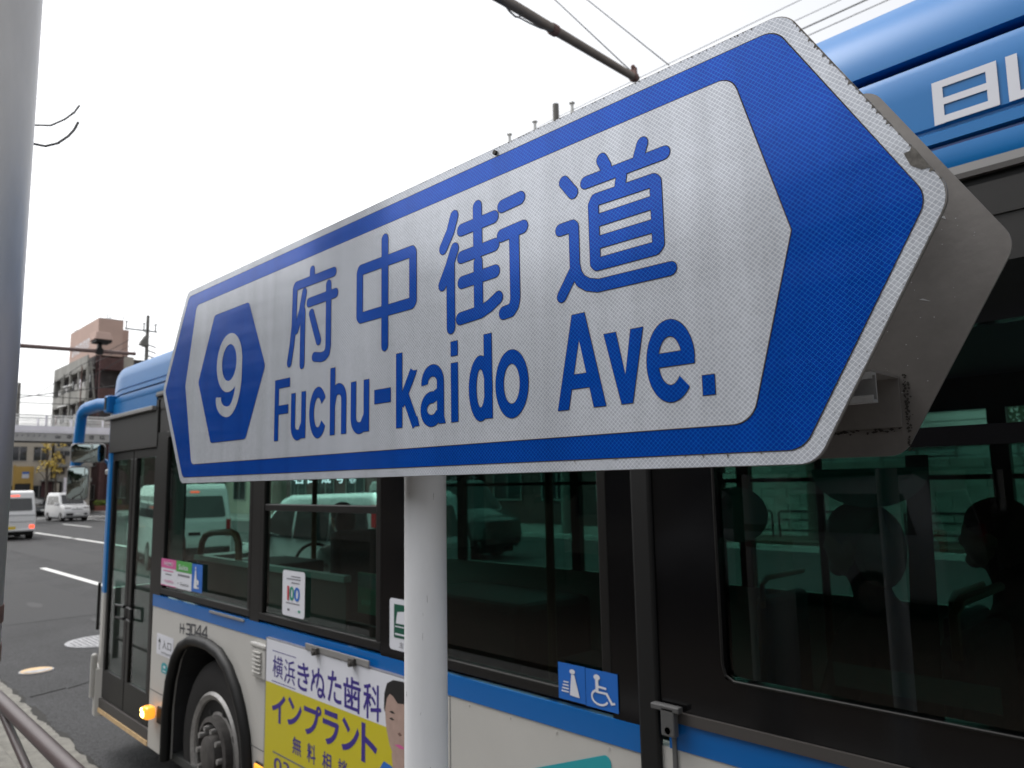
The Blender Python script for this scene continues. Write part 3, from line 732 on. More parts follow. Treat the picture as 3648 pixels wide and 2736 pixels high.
for y in (4.62, 6.8, 9.0, 1.4):
    p = MB(); p.cyl((0.8, y, 0.11), (0.8, y, 0.90), 0.030, n=18); build('rail_post', p, M['brownpaint'], rail, smooth=True)

# ------------------------------------------------------------------ the bus
XB, XR = 1.70, 4.185
bus = thing('city_bus', 'blue and white city bus stopped at the kerb behind the street sign', 'bus', (2.94, 1.2, 0.0))
def B(y_, z_, w=0.0): return (XB - w, -y_, z_)          # sticker coordinates: a = -y runs to the right on the near side
YF, YE = 6.05, -4.3
# lower white side with the wheel arch cut out
arch = [(3.640, 0.33), (3.654, 0.553), (3.682, 0.695), (3.735, 0.80), (3.798, 0.885), (3.901, 0.974), (4.018, 1.030), (4.161, 1.054), (4.30, 1.056), (4.413, 1.045), (4.544, 0.997), (4.635, 0.915), (4.706, 0.775), (4.740, 0.615), (4.745, 0.33)]
def side_poly(pts, x, th): 
    m_ = MB(); m_.prism(pts, lambda u, v, w: (x + w, u, v), 0.0, th); return m_
lower = [(1.24, 0.33)] + arch + [(5.075, 0.33), (5.075, 1.166), (1.24, 1.166)]
build('body_side', side_poly(lower, XB, 0.03), M['buswhite'], bus)
rearside = [(YE, 0.36), (-2.3, 0.36), (-2.25, 0.75), (-2.05, 0.98), (-1.75, 1.04), (-1.45, 0.98), (-1.25, 0.75), (-1.2, 0.36), (-0.42, 0.36), (-0.42, 1.166), (YE, 1.166)]
build('body_side', side_poly(rearside, XB, 0.03), M['buswhite'], bus)
build('belt_stripe', side_poly([(1.29, 1.1665), (5.075, 1.1665), (5.075, 1.236), (1.29, 1.236)], XB - 0.003, 0.03), M['stripeblue'], bus)
build('belt_stripe', side_poly([(YE, 1.1665), (-0.42, 1.1665), (-0.42, 1.236), (YE, 1.236)], XB - 0.003, 0.03), M['stripeblue'], bus)
for y0, y1, z in ((4.745, 5.07, 0.667), (3.41, 3.655, 0.657)): sm = MB(); sm.box(XB - 0.0008, XB + 0.001, y0, y1, z, z + 0.004); build('panel_seam', sm, M['print_dark'], bus)
for y in (2.12, 3.445, 4.985):
    if y == 4.985: continue
    sm = MB(); sm.box(XB - 0.0007, XB + 0.001, y - 0.0015, y + 0.0015, 0.34, 1.164); build('panel_joint', sm, M['print_dark'], bus)
for y in (1.42, 1.62, 1.82, 2.02, 4.93, 4.83, 3.60, 3.50): 
    sm = MB(); sm.cyl((XB - 0.002, y, 1.152), (XB + 0.002, y, 1.152), 0.0045, n=8); build('rivet', sm, M['buswhite'], bus)
fl = MB(); fl.tube([(XB - 0.012, y, z) for y, z in arch], 0.030, 10); build('wheel_arch_lip', fl, M['black'], bus, smooth=True)
aw = MB(); aw.add([(XB + 0.03, y, z) for y, z in arch] + [(XB + 0.75, y, z) for y, z in arch], [(i, i + 1, len(arch) + i + 1, len(arch) + i) for i in range(len(arch) - 1)]); aw.box(XB + 0.72, XB + 0.75, 3.5, 4.9, 0.1, 1.1)
build('wheel_well', aw, M['interiordark'], bus)
def bus_wheel(yc, name='wheel'):
    xo = XB + 0.045
    t = MB(); prof = [(0.20, 0.03), (0.33, 0.0), (0.42, -0.005), (0.465, 0.02), (0.48, 0.06), (0.48, 0.22), (0.45, 0.27), (0.28, 0.27)]
    n = 48; rings = [[(xo + dx, yc + r * math.cos(2 * PI * k / n), 0.48 + r * math.sin(2 * PI * k / n)) for k in range(n)] for r, dx in prof]
    t.loft(rings, caps=False); w = build(name, t, M['tyre'], bus, smooth=True)
    rm = MB(); prof = [(0.315, 0.0), (0.30, -0.012), (0.275, 0.0), (0.266, 0.030), (0.240, 0.040), (0.21, 0.030), (0.185, 0.02), (0.12, 0.02)]
    rm.loft([[(xo + dx, yc + r * math.cos(2 * PI * k / n), 0.48 + r * math.sin(2 * PI * k / n)) for k in range(n)] for r, dx in prof], caps=False)
    build('rim', rm, M['steel'], w, smooth=True)
    for k in range(8):
        hm = MB(); a = 2 * PI * (k + 0.3) / 8; c = (xo + 0.034, yc + 0.228 * math.cos(a), 0.48 + 0.222 * math.sin(a)); hm.ball(c, (0.014, 0.036, 0.036), 10, 6); build('rim_hole', hm, M['black'], w, smooth=True)
    hb = MB(); hb.loft([[(xo + dx, yc + r * math.cos(2 * PI * k / 32), 0.48 + r * math.sin(2 * PI * k / 32)) for k in range(32)] for r, dx in [(0.195, 0.04), (0.19, -0.015), (0.165, -0.022), (0.16, 0.02), (0.10, 0.015), (0.095, -0.035), (0.07, -0.045), (0.01, -0.045)]], caps=True)
    build('hub', hb, M['steeldark'], w, smooth=True)
    for k in range(10):
        a = 2 * PI * k / 10; nt = MB(); nt.cyl((xo + 0.035, yc + 0.135 * math.cos(a), 0.48 + 0.135 * math.sin(a)), (xo - 0.040, yc + 0.135 * math.cos(a), 0.48 + 0.135 * math.sin(a)), 0.017, 0.014, n=8)
        build('wheel_nut', nt, M['steel'], w)
bus_wheel(4.19); bus_wheel(-1.75)
for yc in (4.19, -1.75):
    q = MB(); q.box(XR - 0.75, XR - 0.04, yc - 0.62, yc + 0.62, 0.361, 1.10); build('wheel_box', q, M['interiordark'], bus, bevel=0.05)
    t = MB(); t.cyl((XR - 0.05, yc, 0.48), (XR - 0.33, yc, 0.48), 0.48, n=28); build('far_wheel', t, M['tyre'], bus)
# window band: pillars, header, sill, frames, panes
ZS, ZT = 1.236, 2.19
def pil(y0, y1, z0, z1, m_='framegrey', name='pillar', dx=0.0, th=0.05): 
    q = MB(); q.box(XB + dx, XB + dx + th, y0, y1, z0, z1); return build(name, q, M[m_], bus)
def frame_window(y0, y1, z0, z1, bar=None, gl='busglass', fw=0.035, name='window'):
    f = MB()
    x0, x1 = XB - 0.001, XB + 0.035
    f.box(x0, x1, y0, y1, z0, z0 + fw); f.box(x0, x1, y0, y1, z1 - fw, z1); f.box(x0, x1, y0, y0 + fw, z0 + fw, z1 - fw); f.box(x0, x1, y1 - fw, y1, z0 + fw, z1 - fw)
    if bar: f.box(x0 + 0.003, x1, y0 + fw, y1 - fw, bar - 0.016, bar + 0.016)
    w = build(name, f, M['framegrey'], bus, bevel=0.004)
    p_ = MB(); p_.box(XB + 0.012, XB + 0.017, y0 + fw * 0.6, y1 - fw * 0.6, z0 + fw * 0.6, z1 - fw * 0.6)
    build('pane', p_, M[gl], w); return w
pil(4.96, 5.12, 1.236, 2.25, 'framegrey'); pil(3.60, 3.70, ZS, 2.25); pil(2.39, 2.545, ZS, 2.25, 'blackgloss'); pil(1.29, 1.40, ZS, 2.25, 'blackgloss')
frame_window(3.70, 4.96, 1.250, 2.25); frame_window(2.545, 3.60, 1.250, 2.25, 1.79); frame_window(1.40, 2.39, 1.250, 2.25, None, 'dimviewglass')
pil(4.70, 4.955, 1.285, 2.22, 'interiordark', 'window_surround', 0.03, 0.01)
pil(YE, -0.42, 1.236, 1.30, 'blackgloss', 'window_sill')
for y0, y1 in ((-2.0, -0.46), (-3.4, -2.05)): frame_window(y0, y1, 1.30, 2.25, 1.79, 'dimviewglass')
pil(YE, -3.42, 1.30, 2.25, 'blackgloss'); pil(-2.05, -2.0, 1.30, 2.25, 'blackgloss'); pil(-0.46, -0.36, 1.236, 2.25, 'blackgloss')
pil(YE, 5.075, 2.25, 2.40, 'darkpanel', 'header_panel')
pil(YE, 5.075, 2.40, 2.4695, 'darkpanel', 'upper_band', -0.004)
pil(YE, 5.15, 2.4705, 2.488, 'black', 'gutter_seal', 0.004); pil(YE, 5.16, 2.4885, 2.500, 'browntrim', 'roof_trim', -0.01); pil(YE, 5.16, 2.5005, 2.519, 'greytrim', 'roof_trim', -0.006)
# middle door: stands proud of the side
d2 = MB(); xd = XB - 0.02
d2.box(xd, xd + 0.04, -0.34, 1.262, 0.34, 1.209); door2 = build('middle_door', d2, M['buswhite'], bus)
q = MB(); q.box(xd - 0.002, xd + 0.04, -0.34, 1.20, 1.2095, 1.2755); build('door_stripe', q, M['stripeblue'], door2)
q = MB(); q.box(xd - 0.008, xd + 0.04, -0.34, 1.19, 1.276, 1.303); build('door_trim', q, M['browntrim'], door2)
f = MB()
f.box(xd, xd + 0.04, -0.34, 1.262, 1.3035, 1.405); f.box(xd, xd + 0.04, 1.03, 1.262, 1.405, 2.30); f.box(xd, xd + 0.04, -0.34, -0.20, 1.405, 2.30); f.box(xd, xd + 0.04, -0.20, 1.03, 1.945, 1.985); f.box(xd, xd + 0.04, -0.20, 1.03, 2.185, 2.30)
fr2 = build('door_frame', f, M['blackgloss'], door2)
q = MB(); q.box(xd + 0.014, xd + 0.019, -0.20, 1.03, 1.405, 1.945); build('door_pane', q, M['dimviewglass'], door2); q = MB(); q.box(xd + 0.014, xd + 0.019, -0.20, 1.03, 1.985, 2.185); build('door_pane', q, M['busglass'], door2)
q = MB(); q.tube([(xd - 0.001, 1.035, 1.92), (xd - 0.001, 1.035, 1.44), (xd - 0.001, 1.028, 1.415), (xd - 0.001, 1.005, 1.403), (xd - 0.001, -0.18, 1.403)], 0.0035, 8); build('rubber_seal', q, M['framegrey'], door2, smooth=True)
q = MB(); q.box(xd - 0.012, xd + 0.01, 1.225, 1.29, 0.34, 2.46); build('edge_seal', q, M['black'], door2, bevel=0.008)
q = MB(); q.box(xd - 0.03, xd - 0.009, 1.165, 1.205, 1.245, 1.315); q.box(xd - 0.03, xd - 0.009, 1.15, 1.235, 1.305, 1.32); q.cyl((xd - 0.03, 1.185, 1.26), (xd - 0.005, 1.185, 1.26), 0.012, n=12); build('guide_roller', q, M['latchgrey'], door2, bevel=0.003)
q = MB(); q.box(xd - 0.006, xd + 0.001, 1.178, 1.190, 0.40, 1.24); build('guide_strip', q, M['latchgrey'], door2)
# front entrance doors
q = MB(); q.box(XB - 0.004, XB + 0.04, 5.12, 6.14, 2.16, 2.402); build('door_header', q, M['darkpanel'], bus, bevel=0.004)
q = MB(); q.box(XB - 0.028, XB + 0.02, 5.165, 6.22, 2.404, 2.432); build('rain_gutter', q, M['greytrim'], bus, bevel=0.004)
pil(5.12, 5.165, 2.4035, 2.4695, 'black', 'gutter_end')
pil(5.165, 6.12, 2.433, 2.519, 'busblue', 'roof_side', 0.0)
def leaf(y0, y1):
    f = MB(); x0, x1 = XB + 0.012, XB + 0.045; fw = 0.06
    f.box(x0, x1, y0, y1, 0.43, 0.62); f.box(x0, x1, y0, y1, 2.10, 2.159); f.box(x0, x1, y0, y0 + fw, 0.62, 2.10); f.box(x0, x1, y1 - fw, y1, 0.62, 2.10)
    d = build('entrance_door', f, M['framegrey'], bus, bevel=0.004)
    g_ = MB(); g_.box(x0 + 0.012, x0 + 0.017, y0 + fw * 0.7, y1 - fw * 0.7, 0.6, 2.12); build('door_pane', g_, M['doorglass'], d)
    yh = y0 + 0.03 if y0 > 5.5 else y1 - 0.03
    h = MB(); dy = 0.13 if y0 > 5.5 else -0.13
    h.tube([(x0 - 0.01, yh, 1.02), (x0 - 0.022, yh + dy, 1.02), (x0 - 0.022, yh + dy, 1.10), (x0 - 0.01, yh, 1.10)], 0.010, 8); build('door_handle', h, M['black'], d)
leaf(5.125, 5.605); leaf(5.615, 6.10)
q = MB(); q.box(XB + 0.0, XB + 0.06, 5.08, 6.12, 0.36, 0.425); build('door_sill', q, M['browntrim'], bus)
q = MB(); q.box(XB - 0.004, XB + 0.05, 5.08, 6.12, 0.33, 0.358); build('step_edge', q, M['ochre'], bus)
# front end: plan curve swept up
plan = [(XB, 6.10)] + [(XB + 0.22 - 0.22 * math.cos(t), 6.10 + 0.30 * math.sin(t)) for t in [k * PI / 16 for k in range(1, 9)]] + [(2.94, 6.46)]
plan = plan + [(2 * 2.9425 - x, y) for x, y in plan[::-1][1:]]
def plan_band(z0, z1, i0=0, i1=None, off=0.0):
    pp = plan[i0:i1]; m_ = MB(); n = len(pp)
    c = Vector((2.9425, 4.5))
    inn = [tuple(Vector(p_) + (c - Vector(p_)).normalized() * 0.04) for p_ in pp]
    out = [tuple(Vector(p_) - (c - Vector(p_)).normalized() * off) for p_ in pp]
    vs = [(x, y, z0) for x, y in out] + [(x, y, z1) for x, y in out] + [(x, y, z0) for x, y in inn] + [(x, y, z1) for x, y in inn]
    fs = []
    for i in range(n - 1):
        fs += [(i, i + 1, n + i + 1, n + i), (2 * n + i, 3 * n + i, 3 * n + i + 1, 2 * n + i + 1), (n + i, n + i + 1, 3 * n + i + 1, 3 * n + i), (i, 2 * n + i, 2 * n + i + 1, i + 1)]
    fs += [(0, n, 3 * n, 2 * n), (n - 1, 3 * n - 1, 4 * n - 1, 2 * n - 1)]
    return m_.add(vs, fs)
build('front_panel', plan_band(0.62, 1.15), M['buswhite'], bus, smooth=True)
build('front_bumper', plan_band(0.30, 0.62, off=0.03), M['buswhite'], bus, smooth=True)
build('corner_pillar', plan_band(1.1505, 2.43, 0, 4), M['busblue'], bus, smooth=True)
build('corner_pillar', plan_band(1.1505, 2.43, len(plan) - 4), M['busblue'], bus, smooth=True)
build('windscreen', plan_band(1.1505, 2.14, 3, len(plan) - 3, -0.01), M['doorglass'], bus, smooth=True)
build('destination_header', plan_band(2.1405, 2.43, 3, len(plan) - 3), M['blackgloss'], bus, smooth=True)
build('front_brow', plan_band(2.4305, 2.519), M['busblue'], bus, smooth=True)
q = MB(); q.cyl((XB - 0.02, 6.18, 0.42), (XB - 0.02, 6.18, 0.70), 0.022, n=12); q.ball((XB - 0.02, 6.18, 0.70), 0.022, 10, 6); build('corner_guard', q, M['buswhite'], bus, smooth=True)
q = MB(); q.cyl((XB + 0.035, 6.34, 0.86), (XB + 0.035, 6.34, 1.20), 0.011, n=8); q.cyl((XB + 0.035, 6.34, 0.90), (XB + 0.12, 6.30, 0.90), 0.008, n=8); build('corner_marker_rod', q, M['framegrey'], bus, smooth=True)
# roof: cove panel, dark slot and upper fairing
cove = [(0.0, 2.519), (-0.004, 2.535), (0.0, 2.568), (0.010, 2.572), (0.010, 2.578), (-0.001, 2.582), (0.0, 2.606), (0.007, 2.610), (0.007, 2.616), (0.001, 2.62), (0.004, 2.70), (0.007, 2.755), (0.016, 2.773), (0.045, 2.782)]
def loft_side(prof, y0, y1, nose=None):
    rings = []
    ys = [y0, y1] if nose is None else [y0] + [y1 - nose + nose * math.sin(k * PI / 20) for k in range(11)]
    for y in ys:
        t = 0 if nose is None else max(0.0, (y - (y1 - nose)) / nose)
        s = math.sqrt(max(0.0, 1 - t * t)); 
        rings.append([(XB + dx + (1 - s) * 0.10, y, 2.519 + (z - 2.519) * (0.02 + 0.98 * s)) for dx, z in prof] + [(XR - dx - (1 - s) * 0.10, y, 2.519 + (z - 2.519) * (0.02 + 0.98 * s)) for dx, z in prof[::-1]])
    m_ = MB(); m_.loft(rings, closed=True, caps=True); return m_
NOSE = 0.40
dome = cove + [(0.11, 2.800), (0.22, 2.822), (0.5, 2.845), (0.9, 2.855)]
build('roof_cove', loft_side(dome, 3.5, 6.30, NOSE), M['busblue'], bus, smooth=True)
build('roof_cove', loft_side(cove, YE, 3.4995), M['busblue'], bus, smooth=True)
fair = [(0.035, 2.797), (0.020, 2.799), (0.022, 2.83), (0.040, 2.89), (0.075, 2.945), (0.13, 2.995), (0.23, 3.045), (0.42, 3.085), (0.7, 3.10)]
slot = [(0.075, 2.70), (0.075, 2.80)]
build('roof_slot', loft_side(slot, YE + 0.05, 3.2), M['black'], bus)
build('roof_fairing', loft_side(fair, YE, 3.0), M['busblue'], bus, smooth=True)
gs = MB(); gs.box(XB + 0.0, XB + 0.012, YE, 5.9, 2.566, 2.572); build('cove_groove', gs, M['busbluedark'], bus)
# far side of the body, floor, ceiling, rear
q = MB(); q.box(XR - 0.03, XR, YE, YF, 0.33, 1.25); build('far_side', q, M['buswhite'], bus)
q = MB(); q.box(XR - 0.03, XR, YE, YF, 2.20, 2.519); build('far_header', q, M['framegrey'], bus)
ys = [6.05, 5.0, 3.7, 2.35, 1.0, -0.35, -1.7, -3.0, YE]
for i, y in enumerate(ys):
    q = MB(); q.box(XR - 0.05, XR, y - 0.04, y + 0.04, 1.2505, 2.1995); build('far_pillar', q, M['framegrey'], bus)
for i in range(len(ys) - 1):
    q = MB(); q.box(XR - 0.022, XR - 0.017, ys[i + 1] + 0.04, ys[i] - 0.04, 1.2505, 2.1995); w = build('far_window', q, M['busglass'], bus)
    q = MB(); q.box(XR - 0.03, XR - 0.006, ys[i + 1] + 0.04, ys[i] - 0.04, 1.86, 1.885); build('sash_bar', q, M['framegrey'], w)
q = MB(); q.box(XB + 0.03, XR - 0.03, YE, 6.0, 0.32, 0.36); build('floor', q, M['interior'], bus)
q = MB(); q.box(XB + 0.05, XR - 0.05, YE, 6.0, 2.36, 2.40); build('ceiling', q, M['interiordark'], bus)
q = MB(); q.box(XB, XR, YE - 0.03, YE, 0.33, 2.9); build('rear_panel', q, M['busblue'], bus)
q = MB(); q.box(XB + 0.02, XR - 0.02, YE, 6.0, 2.519, 2.53); build('roof_pan', q, M['interiordark'], bus)
q = MB(); q.box(XB + 0.031, XB + 0.05, 1.29, 3.66, 0.36, 1.24); q.box(XB + 0.031, XB + 0.05, 3.5, 5.07, 1.06, 1.24); q.box(XB + 0.031, XB + 0.05, YE, -0.42, 0.36, 1.28); build('inner_lining', q, M['interiordark'], bus)
# things inside the bus
q = MB(); q.box(1.99, 2.03, 4.36, 5.10, 1.26, 1.40); q.box(2.04, 2.5, 4.38, 4.90, 0.37, 1.42); fare = build('fare_box', q, M['interiordark'], bus, bevel=0.01)
q = MB(); q.box(2.06, 2.09, 4.45, 4.75, 1.20, 1.335); build('fare_panel', q, M['framegrey'], fare)
q = MB(); q.box(1.96, 2.0, 3.25, 5.12, 1.425, 1.455); q.box(2.0, 2.32, 4.95, 5.12, 1.425, 1.455); build('partition_ledge', q, M['ledge'], bus)
q = MB(); q.box(1.972, 1.988, 3.25, 5.1, 0.75, 1.4245); build('partition_panel', q, M['interior'], bus)
for pts in ([(2.0, 5.115, 1.30), (2.0, 5.115, 1.47), (2.0, 5.09, 1.54), (2.0, 5.03, 1.585), (2.0, 4.93, 1.602), (2.0, 4.64, 1.617), (2.0, 4.57, 1.60), (2.0, 4.53, 1.55), (2.0, 4.52, 1.44)],
            [(2.0, 5.43, 1.0), (2.0, 5.43, 1.47), (2.0, 5.445, 1.54), (2.0, 5.50, 1.575), (2.0, 5.75, 1.578), (2.0, 5.9, 1.5), (2.0, 5.92, 0.9)]):
    q = MB(); q.tube(pts, 0.021, 10); build('handrail', q, M['orange_rail'], bus, smooth=True)
for x, y in ((2.6, 4.7), (2.3, 2.2), (2.3, 0.2), (3.3, 1.5)):
    q = MB(); q.cyl((x, y, 0.36), (x, y, 2.36), 0.018, n=12); build('grab_pole', q, M['orange_rail'], bus, smooth=True)
q = MB(); q.box(2.00, 2.02, 3.02, 3.19, 1.29, 1.475); gp = build('hanging_poster', q, M['print_dkgreen'], bus)
q = MB(); q.box(1.997, 1.9995, 3.025, 3.185, 1.41, 1.47); build('poster_head', q, M['dullteal'], gp)
q = MB(); line_text(q, '整理券', lambda u, v, w: (1.997 - w, -u, v), 0.001, -3.15, -3.07, 1.33, 1.355); build('poster_text', q, M['print_tealgreen'], gp)
q = MB(); q.box(3.05, 3.85, 6.02, 6.12, 1.98, 2.15); led = build('stop_display', q, M['black'], bus)
q = MB(); put_text(q, [(c_, (3.125 + i * 0.135, 3.125 + i * 0.135 + 0.09, 2.0, 2.09)) for i, c_ in enumerate('名口成号番')], lambda u, v, w: (u, 6.019 - w, v - 0.09), 0.002, 0.01); build('display_text', q, M['led'], led)
q = MB(); q.box(2.75, 3.9, 5.85, 6.2, 0.75, 1.25); dash = build('dashboard', q, M['interiordark'], bus, bevel=0.03)
q = MB(); q.tube([(3.2 + 0.2 * math.cos(a), 5.72 + 0.07 * math.sin(a), 1.22 + 0.19 * math.sin(a)) for a in [k * PI / 12 for k in range(25)]], 0.014, 8); build('steering_wheel', q, M['black'], dash, smooth=True)
def seat(x, y, w=0.44, up=0.0):
    q = MB(); q.box(x - w / 2, x + w / 2, y - 0.22, y + 0.22, 0.66 + up, 0.78 + up); s_ = build('passenger_seat', q, M['seat'], bus, bevel=0.03)
    q = MB(); q.box(x - w / 2, x + w / 2, y - 0.30, y - 0.22, 0.74 + up, 1.30 + up); build('seat_back', q, M['seat'], s_, bevel=0.03)
    q = MB(); q.tube([(x - w / 2, y - 0.27, 1.25 + up), (x - w / 2, y - 0.27, 1.36 + up), (x - w / 2 + 0.06, y - 0.27, 1.39 + up), (x + w / 2, y - 0.27, 1.39 + up)], 0.014, 8); build('seat_grip', q, M['orange_rail'], s_, smooth=True)
    q = MB(); q.box(x - 0.05, x + 0.05, y - 0.1, y + 0.1, 0.36, 0.66 + up); build('seat_pedestal', q, M['interior'], s_)
for y in (3.2, 2.2, 1.35): seat(3.75, y)
seat(2.45, 0.95, up=0.16); seat(2.92, 0.69, up=0.16)
for y in (-0.25, -1.1, -1.9, -2.7):
    seat(2.10, y); seat(3.75, y)
q = MB(); q.box(2.95, 3.45, 5.0, 5.12, 0.7, 1.55); q.box(2.95, 3.45, 5.12, 5.55, 0.7, 0.85); build('driver_seat', q, M['seat'], bus, bevel=0.04)
# lamps and fittings on the near side
q = MB(); q.box(XB - 0.012, XB - 0.0005, 4.83, 4.905, 0.505, 0.60); tl = build('turn_signal', q, M['black'], bus, bevel=0.004)
q = MB(); q.box(XB - 0.075, XB - 0.0125, 4.905, 4.995, 0.525, 0.598); build('lamp_lens', q, M['amber'], tl, bevel=0.018)
q = MB(); q.ball((XB - 0.073, 4.955, 0.556), (0.012, 0.026, 0.020), 12, 8); q.ball((XB - 0.073, 4.978, 0.578), (0.008, 0.012, 0.012), 10, 6); build('lamp_bulb', q, M['amberhot'], tl, smooth=True)
q = MB(); q.ball((XB - 0.006, 4.765, 0.585), (0.008, 0.020, 0.013), 12, 8); build('side_marker', q, M['amberhot'], bus, smooth=True)
q = MB(); q.ball((XB - 0.004, 4.80, 0.475), (0.010, 0.022, 0.032), 14, 8); build('side_reflector', q, M['reddot'], bus, smooth=True)
q = MB(); q.box(XB - 0.010, XB - 0.0005, 3.45, 3.58, 0.55, 0.606); sl = build('side_lamp', q, M['black'], bus, bevel=0.004)
q = MB(); q.box(XB - 0.022, XB - 0.0105, 3.458, 3.572, 0.556, 0.600); build('lamp_lens', q, M['amber'], sl, bevel=0.006)
q = MB(); q.box(XB - 0.018, XB - 0.0005, 3.482, 3.632, 0.985, 1.126); q.box(XB - 0.024, XB - 0.0005, 3.477, 3.638, 1.126, 1.146); vt = build('air_vent', q, M['buswhite'], bus, bevel=0.006)
for i in range(6):
    z = 1.012 + i * 0.0185; q = MB(); q.box(XB - 0.029, XB - 0.0175, 3.520, 3.605, z - 0.005, z + 0.005); build('slat', q, M['buswhite'], vt, bevel=0.004)
q = MB(); q.box(XB - 0.009, XB - 0.003, 3.75, 4.18, 1.222, 1.233); build('window_drip_rail', q, M['greytrim'], bus)
# printed marks and stickers
def T(parent, name, m_, chars=None, w=0.0035, offset=0.0, text=None, box_=None):
    for c_, b in chars or []:
        q = MB(); put_text(q, [(c_, (-b[0], -b[1], b[2], b[3]))], B, w, offset); build(name, q, M[m_], parent, recalc=False)
    if text:
        q = MB(); line_text(q, text, B, w, -box_[0], -box_[1], box_[2], box_[3], offset); build(name, q, M[m_], parent, recalc=False)
def plate(name, m_, y0, y1, z0, z1, w, parent=bus, r=0.0, th=0.0008):
    q = MB(); p4 = [(-y0, z0), (-y1, z0), (-y1, z1), (-y0, z1)]
    q.prism(rounded(p4, r) if r else p4, B, w - th, w); return build(name, q, M[m_], parent)
for nm_, P_ in (('H', [bar((-4.606, 1.058), (-4.606, 1.116), 0.010), bar((-4.557, 1.060), (-4.557, 1.119), 0.010), bar((-4.606, 1.088), (-4.557, 1.090), 0.009)]), ('-', [bar((-4.545, 1.092), (-4.530, 1.092), 0.008)]),
                ('3', [bar((-4.516, 1.121), (-4.458, 1.124), 0.010), bar((-4.505, 1.094), (-4.458, 1.096), 0.009), bar((-4.518, 1.066), (-4.458, 1.069), 0.010), bar((-4.458, 1.064), (-4.458, 1.129), 0.011)]),
                ('0', [bar((-4.438, 1.067), (-4.438, 1.131), 0.011), bar((-4.385, 1.070), (-4.385, 1.134), 0.011), bar((-4.442, 1.126), (-4.381, 1.129), 0.010), bar((-4.442, 1.072), (-4.381, 1.075), 0.010)]),
                ('4', [bar((-4.312, 1.071), (-4.312, 1.139), 0.011), bar((-4.316, 1.136), (-4.366, 1.092), 0.010), bar((-4.372, 1.089), (-4.296, 1.092), 0.010)]),
                ('4', [bar((-4.228, 1.075), (-4.228, 1.143), 0.011), bar((-4.232, 1.140), (-4.282, 1.096), 0.010), bar((-4.288, 1.093), (-4.212, 1.096), 0.010)])):
    build('fleet_number', lay(union2d(P_), B, 0.0015), M['print_dark'], bus, recalc=False)
st = plate('entrance_sticker', 'print_white', 4.980, 4.705, 0.893, 1.014, 0.0014)
T(st, 'entrance_text', 'print_dark', [('入', (4.880, 4.812, 0.934, 0.985)), ('口', (4.795, 4.735, 0.936, 0.980))], 0.0022, 0.006)
T(st, 'entrance_text', 'print_grey', None, 0.0022, 0.0, 'ENTRANCE', (4.893, 4.722, 0.903, 0.918))
q = MB(); q.flat([(-4.934, 0.92), (-4.926, 0.92), (-4.926, 0.968), (-4.934, 0.968)], B, 0.0022); q.flat([(-4.952, 0.966), (-4.908, 0.966), (-4.930, 0.992)], B, 0.0022); build('arrow_mark', q, M['print_dark'], st)
q = MB(); q.flat([(-4.885, 0.796), (-4.785, 0.796), (-4.785, 0.835)] + [(-4.835 + 0.05 * math.cos(a), 0.835 + 0.022 * math.sin(a)) for a in [k * PI / 10 for k in range(1, 10)]] + [(-4.885, 0.835)], B, 0.0014); ts = build('teal_sticker', q, M['print_teal'], bus)
q = MB(); q.flat([(-4.86, 0.806), (-4.81, 0.806), (-4.81, 0.812), (-4.86, 0.812)], B, 0.002); q.flat([(-4.85, 0.825), (-4.82, 0.825), (-4.82, 0.84), (-4.85, 0.84)], B, 0.002); build('sticker_mark', q, M['print_white'], ts)
# payment and stroller stickers on the first window
WS = 0.0035
k1 = plate('payment_sticker', 'print_white', 4.945, 4.698, 1.307, 1.465, WS); plate('sticker_head', 'print_pink', 4.945, 4.698, 1.411, 1.465, WS + 0.001, k1)
T(k1, 'sticker_text', 'print_white', None, WS + 0.002, 0.01, 'PASMO', (4.895, 4.748, 1.427, 1.449))
for z, a, b in ((1.392, 4.91, 4.74), (1.372, 4.87, 4.77)): plate('text_line', 'print_pink' if z > 1.38 else 'print_grey', a, b, z, z + 0.006, WS + 0.001, k1)
T(k1, 'sticker_text', 'print_pink', None, WS + 0.002, 0.0, '・PASMO', (4.905, 4.735, 1.327, 1.343)); plate('sticker_foot', 'print_pink', 4.945, 4.698, 1.307, 1.311, WS + 0.001, k1)
k2 = plate('payment_sticker', 'print_white', 4.696, 4.456, 1.307, 1.466, WS); plate('sticker_head', 'print_green', 4.696, 4.456, 1.404, 1.466, WS + 0.001, k2)
T(k2, 'sticker_text', 'print_white', None, WS + 0.002, 0.008, 'Suica', (4.655, 4.510, 1.418, 1.447))
for z in (1.386, 1.379): plate('text_line', 'print_grey', 4.665, 4.485, z, z + 0.004, WS + 0.001, k2)
T(k2, 'sticker_text', 'print_dark', None, WS + 0.002, 0.0, '・Suica', (4.665, 4.495, 1.328, 1.346))
k3 = plate('stroller_sticker', 'print_blue', 4.452, 4.303, 1.310, 1.463, WS)
